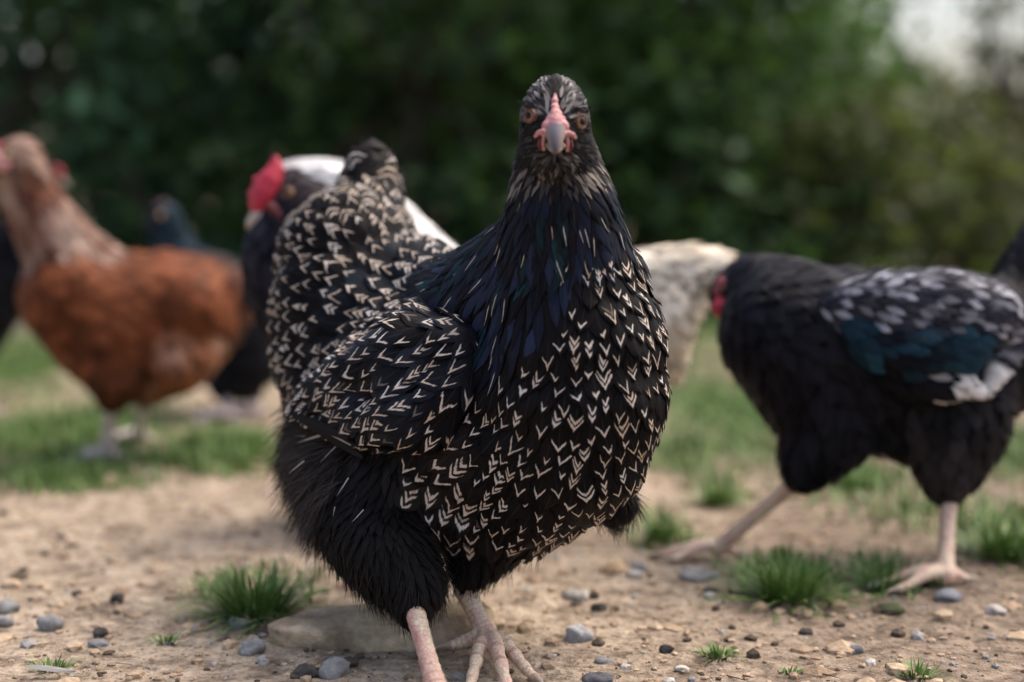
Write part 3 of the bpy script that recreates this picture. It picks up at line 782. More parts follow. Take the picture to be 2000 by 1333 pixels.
        if rg == 'head':
            top = pv.z > P(1083, 235, .94).z; cx = abs(pv.x-P(1084, 200, .94).x)
            g = 0
            if top and cx > .003: g = (random.uniform(.25, .8) if rv() < .5 else .12*rv())*(1.0 if cx < .013 else .45)
            elif rv() < .25: g = .08*rv()
            col = mixc((.012, .011, .012), (.50, .46, .44), g); w = dict(L=.0085, W=.00105, point=.8, lift=.0014)
        elif rg == 'beard':
            col = mixc((.02, .018, .016), (.16, .14, .12), rv()**4); w = dict(L=.0075, W=.0011, point=.8, lift=.0014)
        elif rg == 'nape':
            sidek = min(1, abs(pv.x-P(1085, 330, .96).x)/.02)
            col = mixc((.010, .009, .010), (.34, .29, .25), (rv()**2.2)*.8*sidek); w = dict(L=.015, W=.0016, point=.8, lift=.0018)
        elif rg in ('neck', 'neckb', 'hackle'):
            b = rv(); col = mixc((.006, .006, .009), (.018, .026, .055) if rv() < .7 else (.010, .034, .044), b*b*(1.1 if rg != 'neck' else .6))  # blue and green sheen of the hackles is painted into the vane colour
            st = 1.0 if rv() < .13 else 0
            w = dict(L=.031 if rg == 'neck' else .038, W=.0036 if rg == 'neck' else .0043, point=.75, lift=.0018)
            if rg == 'neck' and pv.z < P(1100, 500, .94).z and nn[1] < -.3 and pv.x > P(1060, 500, .94).x: ch = 1; w.update(W=.0065, point=.5, L=.028)
        elif rg == 'breast':
            ch = 1 if rv() < .93 else 0; L = .0245*random.uniform(.9, 1.1); w = dict(L=L, W=.0077*random.uniform(.75, 1.2), point=.4, lift=.0030)
            if pv.z > P(1100, 620, .94).z: w['W'] *= .8
        elif rg == 'back':
            ch = 1 if rv() < .9 else 0; w = dict(L=.029, W=.0088, point=.35, lift=.0035); col = mixc(col, (.012, .022, .034), .5*rv())
        elif rg == 'saddle':
            ch = 1 if rv() < .95 else 0; w = dict(L=.0265, W=.0080*random.uniform(.75, 1.2), point=.3, lift=.0032)
            if qy < 450 and rv() < .5: ch = 3; w['W'] = .0105; w['point'] = .1
        elif rg == 'tail':
            ch = 3 if rv() < .85 else 0; w = dict(L=.040, W=.0145, point=.05, lift=.005, drape=.5); col = (.010, .009, .009)
        elif rg == 'flank':
            ch = random.choice((1, 1.25, 2)) if rv() < .85 else 0; w = dict(L=.033, W=.0110, point=.3, lift=.005); col = mixc(col, (.018, .014, .012), rv())
        elif rg in ('fluff', 'thigh', 'tuft'):
            k_ = .5 if rg == 'fluff' else .15; col = mixc((.007, .006, .006), (.028, .023, .021), rv()*k_)
            w = dict(L=.024, W=.0034, point=.8, lift=.003, drape=.8)
        V, fuv = make_feather(sk, p, nn, d, **w)
        pr = pv-CAM; size = w['L']*w['W']*max(0, f)/pr.length**2 if (ch or st) else 0
        pl.add(V, fuv, col, ch, st, size, rg)
    # the folded wing on the near side: its own part, laid over the flank
    wd = {}
    def m(name, px, py, Y, r): wd[name] = (P(px, py, Y), r, 'wing')
    m('a0', 895, 680, .995, .020); m('a1', 800, 690, 1.008, .027); m('a2', 700, 745, 1.045, .025); m('a3', 618, 785, 1.085, .016)
    m('b0', 875, 775, .980, .018); m('b1', 800, 815, .985, .021); m('b2', 725, 830, 1.020, .017); m('b3', 625, 822, 1.070, .010)
    m('u0', 850, 620, 1.055, .018); m('u1', 760, 655, 1.085, .018)
    m('k0', 840, 850, .980, .012)
    wk = Skin(wd, [['a0', 'a1', 'a2', 'a3'], ['b0', 'b1', 'b2', 'b3'], ['u0', 'u1', 'a2'], ['u0', 'a0'], ['a0', 'b0'], ['a1', 'b1'], ['a2', 'b2'], ['a3', 'b3'], ['u0', 'a1'], ['u1', 'a1'],
                   ['b0', 'k0', 'b1']], .0030, 14)
    wing = mesh_obj('wing', wk.V, wk.F, M_SKINF, hen, True, np.tile((.010, .009, .009), (len(wk.V), 1)))
    wflow = Flow([pp(880, 680, .98, 830, 740, .99), pp(800, 640, 1.02, 720, 680, 1.05), pp(760, 740, 1.02, 690, 800, 1.04), pp(680, 740, 1.06, 610, 800, 1.09), pp(860, 800, .97, 810, 850, .98),
                  pp(740, 820, 1.02, 670, 850, 1.05), pp(640, 790, 1.08, 580, 830, 1.11), pp(840, 600, 1.03, 760, 620, 1.07)])
    wp, wn, _ = wk.scatter(9000, dict(wing=.0099)); wdirs = wflow.at(wp); wl = Plume()
    for p, nn, d in zip(wp, wn, wdirs):
        f = facing(p, nn); pv = Vector(p)
        if nn[0]*-.75+nn[1]*-.6 < -.25: continue
        L = .031*random.uniform(.9, 1.15); W = .0082*random.uniform(.75, 1.2)
        V, fuv = make_feather(wk, p, nn, d, L, W, .35, .005, drape=.85)
        col = mixc(BLK, (.016, .018, .026), random.random())
        wl.add(V, fuv, col, 1 if random.random() < .92 else .2, 0, L*W*max(0, f)/(pv-CAM).length**2, 'wing')
    # flight feathers folded along the lower rear edge
    for i in range(8):
        t = i/7; a = P(735-40*t, 872-34*t, 1.005+.012*t); b = P(582-4*t, 840-18*t, 1.078)
        nn = Vector((-.72, -.62, -.1+.3*t)).normalized()
        V, fuv = make_feather(wk, a.lerp(b, .55)+nn*(.001+.0008*i), nn, b-a, (b-a).length*1.06, .0042 if i % 2 else .0011, .6, .002, drape=0, camber=.12)
        wl.add(V, fuv, (.009, .008, .008) if i % 2 else (.34, .31, .28), .0, 0, 0, 'quill')
    for i in range(26):   # barred tips of the rear coverts
        t = random.random(); c = P(578+75*t, 790+40*random.random()-40*(1-t)*random.random(), 1.075-.022*t); nn = Vector((-.75, -.55, .2))
        V, fuv = make_feather(wk, c, nn, P(560, 850, 1.1)-P(620, 780, 1.09)+Vector((random.uniform(-.01, .01), 0, 0)), .022, .0062, .3, .004, drape=0)
        wl.add(V+np.array(nn[:])*random.uniform(0, .006), fuv, (.010, .009, .009), 2, 0, 1e-5, 'wing')
    # split: the 300 largest in view are single feathers, the rest one mass
    allit = [(it, body) for it in pl.items]+[(it, wing) for it in wl.items]
    order = sorted(range(len(allit)), key=lambda i: -allit[i][0][5]); big = set([i for i in order[:300] if allit[i][0][5] > 0])
    for i in sorted(big):
        it, par = allit[i]; Plume().build_joined('feather', [it], par)
    r1 = Plume().build_joined('small_plumage', [it for i, (it, par) in enumerate(allit) if i not in big and par is body], body); r1['kind'] = 'stuff'
    r2 = Plume().build_joined('small_plumage', [it for i, (it, par) in enumerate(allit) if i not in big and par is wing], wing); r2['kind'] = 'stuff'
    # tail feathers: rounded, barred, standing up
    tail = None; tit = []
    for i in range(11):
        t = i/10; b = P(685+80*t, 425, 1.205+.03*random.random()); e = P(680+86*t, 325-24*math.sin(t*math.pi)**.6+6*t, 1.225+.03*random.random())
        nn = Vector((-.35+.5*t, -.9, .1)).normalized()
        V, fuv = make_feather(sk, b.lerp(e, .55), nn, e-b, (e-b).length*1.12, .0125, .05, .003, drape=0, camber=.4, bend=-.05)
        tit.append((V, fuv, (.012, .011, .011), 3, 0, 1, 'tail'))
    tail = Plume().build_joined('tail_plume', tit[:1], hen)
    for it in tit[1:]: Plume().build_joined('feather', [it], tail)
    b = P(765, 395, 1.22); e = P(777, 330, 1.235)
    V, fuv = make_feather(sk, b.lerp(e, .5), Vector((.1, -1, 0)), e-b, (e-b).length*1.2, .0045, .4, .002, drape=0); wf = Plume().build_joined('feather', [(V, fuv, (.30, .28, .27), 0, 0, 1, 'tail')], tail)
    # fluff
    fp, fn, fr = sk.scatter(40000, dict(fluff=.0031, thigh=.0033, tuft=.0028, flank=.008, nape=.007, neck=.014, head=.006, beard=.0045)); fd = flow.at(fp); items = []
    for p, nn, rg, d in zip(fp, fn, fr, fd):
        nv = Vector(nn); dv = Vector(d); dv = (dv-nv*dv.dot(nv))
        if dv.length < 1e-4: continue
        dv.normalize()
        for _ in range(5 if rg in ('fluff', 'tuft') else 3):
            dd = dv+nv*random.uniform(.10, .55)+Vector((random.gauss(0, .22), random.gauss(0, .22), random.gauss(0, .22)))
            L = {'fluff': .020, 'thigh': .013, 'tuft': .014, 'flank': .014, 'nape': .011, 'neck': .014, 'head': .005, 'beard': .006}[rg]*random.uniform(.6, 1.25)
            qx, qy = proj(p); soft = rg == 'fluff' or (rg == 'flank' and qx < 775 and qy < 980)
            c = mixc((.028, .023, .021) if soft else (.010, .008, .008), (.095, .078, .070) if soft else (.022, .018, .016), random.random())
            if soft: L *= 1.25
            if rg in ('nape', 'head') and random.random() < .35: c = (.28, .24, .21)
            if rg in ('nape', 'head', 'beard', 'neck'): dd = dv+nv*random.uniform(.05, .3)
            if rg == 'beard' and random.random() < .3: c = (.26, .25, .25)
            items.append((Vector(p)+nv*.001, dd, L, .00026, c, .25))
    strands(items, 'fluff', body, M_STRAND)
    # a few white quill hairs in the rear fluff
    q = []
    for (a, b_) in (((577, 933), (607, 908)), ((637, 915), (668, 884)), ((672, 978), (695, 942)), ((663, 1020), (667, 1000)), ((695, 1035), (718, 1010))):
        s = P(b_[0], b_[1], 1.03); e = P(a[0], a[1], 1.03)
        for Y in np.arange(.95, 1.2, .003):
            s2 = P(b_[0], b_[1], Y); loc, nr_, _, dist = sk.bvh.find_nearest(s2)
            if dist < .006: s = s2+nr_*.008; e = P(a[0], a[1], Y)+nr_*.008; break
        q.append((s, e-s, (e-s).length, .0004, (.5, .46, .42), 0))
    strands(q, 'pale_quill', body, M_STRAND)
    # face
    hc = P(1085, 236, .948)
    for c in (eyeL, eyeR):
        side = -1 if c is eyeL else 1
        make_eye(hen, c+Vector((-side*.0008, .0040, 0)), Vector((side*.62, -.80, .02)), .0047)
    bi = []   # short dark brow bristles over each eye, pale crown streaks behind them
    for c, side in ((eyeL, -1), (eyeR, 1)):
        for _ in range(70):
            o_ = Vector((random.uniform(-.008, .006)*side, random.uniform(-.001, .004), .0052+random.uniform(0, .004)))
            bi.append((c+o_+Vector((0, -.001, 0)), (side*random.uniform(.2, .9), random.uniform(-.6, .1), random.uniform(-.5, .25)), random.uniform(.003, .006), .0003, (.012, .011, .012), .1))
    strands(bi, 'brow_bristles', body, M_STRAND)
    comb = [(P(1084, 185, .9275), .0012), (P(1084, 197, .9255), .0016), (P(1085, 210, .9225), .0023), (P(1085, 224, .919), .0038), (P(1085, 238, .9165), .0050), (P(1085, 250, .915), .0054)]
    extra = [(P(1070, 247, .9165), .0042), (P(1100, 248, .9165), .0042), (P(1076, 234, .9185), .0036), (P(1095, 235, .9185), .0036), (P(1080, 222, .921), .0026), (P(1091, 223, .921), .0026)]
    for i in range(34): a = random.choice(comb[1:]); extra.append((a[0]+Vector((random.uniform(-1, 1)*a[1]*.8, -a[1]*.5, random.uniform(-.5, .5)*a[1])), random.uniform(.0009, .0017)))
    blob('comb', chain(comb)+extra, .0008, M_COMBP, hen, 2)
    tip = P(1085, 302, .8945)
    pts_ = [(P(1085, 254, .922), .0080, .0065), (P(1085, 259, .911), .0066, .0058), (P(1085, 267, .905), .0057, .0052), (P(1085, 278, .900), .0046, .0042), (P(1085, 290, .8965), .0031, .0030), (P(1085, 298, .895), .0018, .0020), (tip, .0006, .0008)]
    bv, bf = ring_tube([(p, a, b_, Vector((0, -.3, 1))) for p, a, b_ in pts_], 20)
    bc = []
    for i, v in enumerate(bv):
        s_ = abs(math.cos(2*math.pi*(i % 20)/20)); bc.append(mixc((.075, .068, .095), (.24, .185, .145), s_**2.4))
    bk = mesh_obj('beak', bv, bf, M_BEAK, hen, True, np.array(bc))
    pts_ = [(P(1085, 283, .925), .0070, .0035), (P(1085, 288, .914), .0052, .0030), (P(1085, 294, .907), .0033, .0022), (P(1085, 298, .902), .0010, .001)]
    bv, bf = ring_tube([(p, a, b_, Vector((0, -.3, 1))) for p, a, b_ in pts_], 16)
    mesh_obj('lower_beak', bv, bf, M_BEAK, bk, True, np.tile((.30, .25, .20), (len(bv), 1)))
    for s_ in (-1, 1):
        cx = 1085; y0 = 3 if s_ > 0 else 0
        blob('nostril_flap', chain([(P(cx+s_*15, 259+y0, .910), .0018), (P(cx+s_*25, 257+y0, .912), .0019), (P(cx+s_*33, 260+y0, .915), .0018), (P(cx+s_*39, 267+y0, .919), .0013)])+chain([(P(cx+s_*22, 262+y0, .912), .0015), (P(cx+s_*24, 278+y0, .915), .0013), (P(cx+s_*23, 292+y0, .918), .0012)]), .0007, M_COMBP, hen, 2)
        blob('wattle', chain([(P(cx+s_*29, 274+y0, .925), .0017), (P(cx+s_*30, 283+y0, .926), .0020), (P(cx+s_*28, 291+y0, .928), .0015)]), .0007, M_WATT, hen, 2)
    # legs
    ank = G(952, 1283); ank.z = .013
    k = lambda px, py: Vector((G(px, py).x, G(px, py).y, .0055))
    make_leg(hen, P(908, 1150, 1.025), ank, [k(915, 1362), k(1045, 1340), k(1000, 1385), Vector((P(882, 1276, 1.0).x, P(882, 1276, 1.0).y, .010))], .0078, M_LEG, .0010)
    a2 = G(857, 1400); a2.z = .013
    make_leg(hen, P(804, 1172, .960), a2, [k(800, 1470), k(880, 1500), k(960, 1440), k(800, 1395)], .0072, M_LEG, .0010, red_side=Vector((-.75, -.65, 0)))
build_main()

def fallen_feather():
    c = G(105, 1328); c.z = gh(c.x, c.y)+.006
    V, fuv = make_feather(None, c, Vector((.1, -.25, 1)).normalized(), Vector((1, .12, .0)), .036, .0038, .6, .004, drape=0, camber=.6, bend=-.1)
    o = Plume().build_joined('fallen_feather', [(V, fuv, (.24, .225, .215), 0, .4, 1, 'x')], None)
    tag(o, 'pale grey fallen feather on the soil in the bottom left corner', 'feather')
fallen_feather()
#@@BIRDS
# ---------------------------------------------------------------- the other birds
def bird(name, label, cat, base, nodes, chains, flow, spec, legs, mat_leg, voxel=.004, n=9000, fluff=None):
    """nodes: name -> (px, py, Y, r, region); spec: region -> (spacing, L, W, point, lift, drape, colour function)"""
    root = empty(name, base); tag(root, label, cat)
    nd = {k: (P(a, b, Y), r, g) for k, (a, b, Y, r, g) in nodes.items()}
    sk = Skin(nd, chains, voxel, 7)
    vr = sk.region(sk.V); cols = np.array([spec[g][6](Vector(p)) if g in spec else (.02, .02, .02) for p, g in zip(sk.V, vr)])
    body = mesh_obj('body', sk.V, sk.F, M_SKINF, root, True, cols*.8)
    fl = Flow([(P(*a), P(*b)) for a, b in flow])
    p, nn, rg = sk.scatter(n, {k: v[0] for k, v in spec.items()}); d = fl.at(p); pl = []
    for q, nr_, g, dd in zip(p, nn, rg, d):
        sp = spec[g]; s = random.uniform(.85, 1.15)
        V, fuv = make_feather(sk, q, nr_, dd, sp[1]*s, sp[2]*random.uniform(.85, 1.15), sp[3], sp[4], drape=sp[5])
        c = sp[6](Vector(q)); t = random.uniform(.55, 1.4)
        pl.append((V, fuv, tuple(x*t for x in c), 0, 0, 1, g))
    o = Plume().build_joined('plumage', pl, body); o['kind'] = 'stuff'
    for (top, ank, toes, r) in legs:
        make_leg(root, P(*top), ank, toes, r, mat_leg, .0018, False)
    return root, sk, body
def foot(px, py, dirpx=-1, L=.045, spread=.02):
    """ankle and toe tips of a foot standing at that spot of the ground, pointing left (-1) or right (1)"""
    c = G(px, py); c.z = gh(c.x, c.y)+.011; s = dirpx
    f = lambda x, y: Vector((c.x+x, c.y+y, gh(c.x+x, c.y+y)+.005))
    return c, [f(s*L, -spread), f(s*L*1.15, 0), f(s*L*.9, spread), f(-s*L*.45, .004)]
def nz(p, s=30, o=0): return noise.noise(Vector(p)*s+Vector((o, 0, 0)))*.5+.5

# brown hen
def brown():
    B1, B2, B3 = (.18, .058, .024), (.10, .033, .015), (.03, .014, .010)
    def cbody(p):
        t = nz(p, 16)*.6+nz(p, 45, 2)*.4; return mixc(B2, B1, t) if t > .35 else mixc(B3, B2, t/.35)
    def cneck(p):
        t = nz(p, 22, 5); t = nz((p.x*1.6+p.z*.5, p.y, p.z*.55), 34, 5); return mixc((.13, .055, .035), (.36, .26, .21), max(0, min(1, t*2.6-.85)))
    def cdark(p): return mixc(B3, B2, nz(p, 20))
    def cth(p): return mixc((.19, .075, .036), (.34, .22, .17), max(0, min(1, nz(p, 22, 3)*1.8-.75)))
    Y = 1.78
    nodes = dict(head=(38, 312, 1.70, .0275, 'neck'), face=(2, 318, 1.685, .017, 'neck'), n1=(52, 380, 1.72, .033, 'neck'), n2=(95, 450, 1.735, .042, 'neck'), n3=(135, 512, 1.755, .050, 'neck'),
                 b1=(140, 580, 1.74, .064, 'body'), b2=(215, 625, 1.77, .084, 'body'), b3=(320, 610, 1.80, .079, 'body'), b4=(405, 590, 1.83, .058, 'dark'), b5=(455, 600, 1.85, .030, 'dark'),
                 b6=(430, 640, 1.84, .03, 'dark'), sh=(300, 585, 1.755, .040, 'body'), wing=(370, 600, 1.755, .045, 'body'), wing2=(430, 640, 1.79, .02, 'body'),
                 th=(350, 700, 1.755, .043, 'thigh'), th2=(300, 740, 1.78, .03, 'thigh'), th3=(280, 775, 1.82, .014, 'dark'), tf=(225, 735, 1.73, .034, 'dark'), tf2=(217, 785, 1.74, .014, 'dark'))
    ch = [['face', 'head', 'n1', 'n2', 'n3', 'b2'], ['n3', 'b1', 'b2', 'b3', 'b4', 'b5'], ['b4', 'b6', 'th'], ['sh', 'wing', 'wing2'], ['b2', 'sh'], ['b3', 'th', 'th2', 'th3'], ['b2', 'tf', 'tf2'], ['th2', 'tf']]
    flow = [((30, 280, 1.67), (70, 300, 1.69)), ((60, 380, 1.69), (85, 450, 1.70)), ((120, 480, 1.7), (170, 560, 1.7)), ((60, 580, 1.72), (90, 680, 1.72)), ((250, 580, 1.7), (340, 620, 1.71)),
            ((400, 600, 1.75), (480, 640, 1.8)), ((350, 500, 1.8), (440, 510, 1.84)), ((350, 700, 1.71), (370, 770, 1.73)), ((220, 720, 1.7), (215, 780, 1.71))]
    spec = dict(neck=(.009, .036, .006, .7, .003, .9, cneck), body=(.013, .038, .012, .35, .004, .9, cbody), dark=(.013, .036, .011, .3, .004, .8, cdark), thigh=(.011, .030, .009, .5, .004, .8, cth))
    a, t = foot(212, 905); a2, t2 = foot(272, 868)
    root, sk, body = bird('hen', 'rusty brown hen with pale grizzled neck standing at the left', 'hen', G(240, 890), nodes, ch, flow, spec,
                          [((216, 780, 1.745), a, t, .0088), ((282, 770, 1.83), a2, t2, .0085)], M_LEGPALE)
    make_eye(root, P(12, 305, 1.668), Vector((-.3, -1, 0)), .005, False)
    blob('face_skin', chain([(P(-8, 312, 1.672), .010), (P(5, 322, 1.670), .009)]), .002, M_COMBP, root)
    bv, bf = ring_tube([(P(-12, 318, 1.685), .008, .008, Vector((0, 0, 1))), (P(-30, 324, 1.682), .005, .005, Vector((0, 0, 1))), (P(-42, 333, 1.68), .001, .001, Vector((0, 0, 1)))], 10)
    mesh_obj('beak', bv, bf, M_BEAKP, root)
    blob('comb', chain([(P(-24, 290, 1.69), .004), (P(-14, 282, 1.69), .005), (P(-4, 280, 1.70), .003)]), .002, M_RED, root)
M_LEGPALE = leg_material('leg_scales_pale', (.66, .58, .56), (.62, .46, .45))
brown()
DARKC = lambda p: mixc((.005, .005, .007), (.012, .012, .016), nz(p, 25))
# dark hen behind the brown one
def dark_hen():
    blue = lambda p: mixc((.012, .022, .032), (.022, .042, .06), nz(p, 25))
    grey = lambda p: mixc((.03, .03, .036), (.075, .072, .08), nz(p, 40))
    nodes = dict(head=(322, 425, 2.12, .023, 'neck'), n1=(330, 470, 2.13, .030, 'neck'), n2=(350, 520, 2.14, .042, 'neck'), b1=(370, 570, 2.16, .066, 'back'), b2=(420, 590, 2.17, .072, 'back'),
                 b3=(465, 640, 2.17, .066, 'body'), b4=(485, 700, 2.16, .052, 'body'), b5=(470, 735, 2.15, .034, 'body'), t1=(520, 640, 2.2, .05, 'body'), t2=(560, 600, 2.22, .03, 'body'),
                 th=(440, 740, 2.15, .03, 'body'), th2=(445, 775, 2.14, .013, 'body'), tg=(490, 765, 2.17, .016, 'body'))
    ch = [['head', 'n1', 'n2', 'b1', 'b2', 'b3', 'b4', 'b5'], ['b3', 't1', 't2'], ['b5', 'th', 'th2'], ['b5', 'tg']]
    flow = [((330, 430, 2.1), (340, 490, 2.11)), ((380, 520, 2.1), (440, 560, 2.1)), ((470, 600, 2.1), (540, 600, 2.12)), ((470, 720, 2.1), (485, 790, 2.1))]
    spec = dict(neck=(.011, .034, .007, .6, .003, .9, blue), back=(.014, .036, .011, .35, .004, .9, grey), body=(.014, .036, .011, .5, .005, .8, DARKC))
    a, t = foot(445, 822); a2, t2 = foot(492, 815)
    root, _, _ = bird('hen', 'dark blue-grey hen half hidden behind the brown hen\'s back', 'hen', G(465, 820), nodes, ch, flow, spec, [((445, 770, 2.14), a, t, .008), ((490, 765, 2.17), a2, t2, .008)], M_LEGPALE)
    blob('comb', chain([(P(305, 405, 2.11), .005), (P(322, 396, 2.12), .005)]), .002, simple('comb_skin_dark', (.10, .02, .03), .6), root)
    bv, bf = ring_tube([(P(302, 430, 2.115), .007, .007, Vector((0, 0, 1))), (P(288, 436, 2.11), .004, .004, Vector((0, 0, 1))), (P(278, 442, 2.11), .001, .001, Vector((0, 0, 1)))], 10)
    mesh_obj('beak', bv, bf, simple('beak_dark', (.06, .055, .06), .4), root); make_eye(root, P(312, 422, 2.094), Vector((-.4, -1, 0)), .005, False)
dark_hen()
# black bird at the left edge, head behind the brown hen's neck
def edge_bird():
    nodes = dict(head=(92, 345, 2.15, .022, 'body'), n1=(70, 400, 2.16, .028, 'body'), n2=(40, 470, 2.17, .042, 'body'), b1=(-10, 540, 2.18, .066, 'body'), b2=(-90, 570, 2.2, .075, 'body'), b3=(-160, 560, 2.22, .055, 'body'),
                 b4=(-40, 610, 2.16, .055, 'body'), t1=(-220, 500, 2.24, .03, 'body'), th=(-60, 690, 2.17, .035, 'body'), th2=(-60, 760, 2.17, .014, 'body'), tg=(-110, 690, 2.22, .035, 'body'), tg2=(-110, 750, 2.22, .014, 'body'))
    ch = [['head', 'n1', 'n2', 'b1', 'b2', 'b3', 't1'], ['b1', 'b4', 'b2'], ['b4', 'th', 'th2'], ['b2', 'tg', 'tg2']]
    flow = [((90, 350, 2.13), (70, 410, 2.13)), ((20, 480, 2.1), (-30, 560, 2.1)), ((-60, 560, 2.1), (-160, 570, 2.1)), ((-60, 700, 2.1), (-60, 760, 2.1))]
    spec = dict(body=(.014, .036, .010, .5, .004, .85, DARKC))
    a, t = foot(-58, 815, 1); a2, t2 = foot(-108, 800, 1)
    root, _, _ = bird('hen', 'black hen cut off by the left edge, red comb behind brown neck', 'hen', G(-80, 810), nodes, ch, flow, spec, [((-60, 750, 2.17), a, t, .008), ((-110, 745, 2.22), a2, t2, .008)], M_LEGPALE)
    blob('comb', chain([(P(104, 326, 2.14), .003), (P(113, 331, 2.14), .005), (P(118, 340, 2.14), .005), (P(116, 350, 2.14), .003)]), .002, M_RED, root)
    bv, bf = ring_tube([(P(112, 352, 2.15), .007, .007, Vector((0, 0, 1))), (P(126, 358, 2.15), .004, .004, Vector((0, 0, 1))), (P(136, 364, 2.15), .001, .001, Vector((0, 0, 1)))], 10)
    mesh_obj('beak', bv, bf, M_BEAKP, root); make_eye(root, P(102, 342, 2.128), Vector((.3, -1, 0)), .005, False)
edge_bird()
# white-hackled rooster behind the laced hen
def white_rooster():
    W = lambda p: mixc((.66, .64, .62), (.80, .79, .78), nz(p, 30))
    CR = lambda p: mixc((.72, .58, .42), (.88, .81, .68), nz(p, 45)**.8)
    BK = lambda p: mixc((.008, .008, .014), (.022, .021, .03), nz(p, 30))
    FC = lambda p: mixc((.02, .018, .022), (.07, .055, .06), nz(p, 60))
    nodes = dict(hd=(575, 385, 1.40, .026, 'face'), top=(570, 352, 1.41, .0195, 'white'), top2=(625, 350, 1.415, .020, 'white'), n1=(680, 372, 1.425, .026, 'white'), n2=(745, 446, 1.44, .036, 'white'), n3=(845, 566, 1.46, .048, 'white'),
                 n4=(940, 608, 1.47, .048, 'white'), bd=(610, 410, 1.40, .024, 'face'), bd2=(545, 440, 1.39, .024, 'beard'), br=(525, 500, 1.385, .026, 'beard'), br2=(555, 560, 1.40, .040, 'beard'), br3=(640, 620, 1.42, .062, 'beard'),
                 b1=(780, 660, 1.45, .085, 'beard'), b2=(950, 680, 1.47, .085, 'beard'), b3=(1100, 650, 1.46, .075, 'white'), b4=(1200, 590, 1.44, .050, 'white'),
                 t1=(1280, 545, 1.42, .030, 'cream'), t2=(1345, 530, 1.41, .024, 'cream'), t3=(1400, 528, 1.40, .018, 'cream'), d1=(1290, 620, 1.41, .034, 'cream'), d2=(1300, 690, 1.41, .020, 'cream'), d3=(1305, 725, 1.41, .010, 'cream'),
                 th=(860, 820, 1.45, .05, 'beard'), th2=(860, 920, 1.44, .018, 'beard'), tg=(1000, 820, 1.48, .05, 'beard'), tg2=(1000, 920, 1.48, .018, 'beard'))
    ch = [['hd', 'top', 'top2', 'n1', 'n2', 'n3', 'n4', 'b3', 'b4', 't1', 't2', 't3'], ['hd', 'bd', 'n2'], ['hd', 'bd2', 'br', 'br2', 'br3', 'b1', 'b2', 'b3'], ['bd', 'br2'], ['n2', 'br3'], ['n3', 'b1'], ['b4', 'd1', 'd2', 'd3'], ['t1', 'd1'], ['t2', 'd1'],
          ['b1', 'th', 'th2'], ['b2', 'tg', 'tg2']]
    flow = [((550, 340, 1.38), (610, 335, 1.39)), ((650, 345, 1.38), (720, 390, 1.39)), ((860, 500, 1.4), (930, 540, 1.4)), ((540, 400, 1.36), (580, 420, 1.37)), ((520, 460, 1.36), (520, 540, 1.36)), ((600, 560, 1.36), (640, 660, 1.36)),
            ((1270, 530, 1.38), (1340, 560, 1.38)), ((1350, 510, 1.38), (1420, 530, 1.38)), ((1290, 620, 1.37), (1330, 690, 1.37)), ((900, 700, 1.37), (980, 740, 1.37))]
    spec = dict(white=(.010, .040, .007, .6, .003, .9, W), cream=(.010, .050, .0085, .4, .006, .45, CR), beard=(.012, .034, .009, .5, .004, .9, BK), face=(.0075, .018, .0045, .6, .003, .9, FC))
    a, t = foot(860, 1038); a2, t2 = foot(1000, 1015)
    root, sk, body = bird('rooster', 'white-hackled rooster with red comb and dark breast behind the laced hen', 'rooster', G(930, 1025), nodes, ch, flow, spec, [((860, 910, 1.44), a, t, .009), ((1000, 910, 1.48), a2, t2, .009)], M_LEGPINK)
    # single comb with points, wide and fleshy
    blob('comb', chain([(P(543, 322, 1.385), .0055), (P(537, 335, 1.385), .009), (P(527, 355, 1.383), .0125), (P(517, 378, 1.382), .0140), (P(508, 398, 1.381), .0115), (P(504, 410, 1.381), .007)])
         + chain([(P(535, 330, 1.385), .006), (P(538, 310, 1.385), .0035)])+chain([(P(510, 355, 1.382), .006), (P(500, 352, 1.382), .004)])+chain([(P(500, 380, 1.381), .006), (P(491, 378, 1.381), .004)]), .0015, M_RED, root)
    blob('wattle', chain([(P(530, 405, 1.372), .006), (P(545, 420, 1.372), .006), (P(549, 440, 1.372), .0045)]), .0015, M_WATT, root)
    bv, bf = ring_tube([(P(520, 412, 1.385), .011, .010, Vector((0, 0, 1))), (P(503, 424, 1.381), .009, .0085, Vector((0, 0, 1))), (P(489, 437, 1.379), .005, .005, Vector((0, 0, 1))), (P(482, 448, 1.378), .001, .001, Vector((0, 0, 1)))], 12)
    mesh_obj('beak', bv, bf, M_BEAKP, root)
    make_eye(root, P(563, 376, 1.372), Vector((-.25, -1, .05)), .0055, True)
white_rooster()
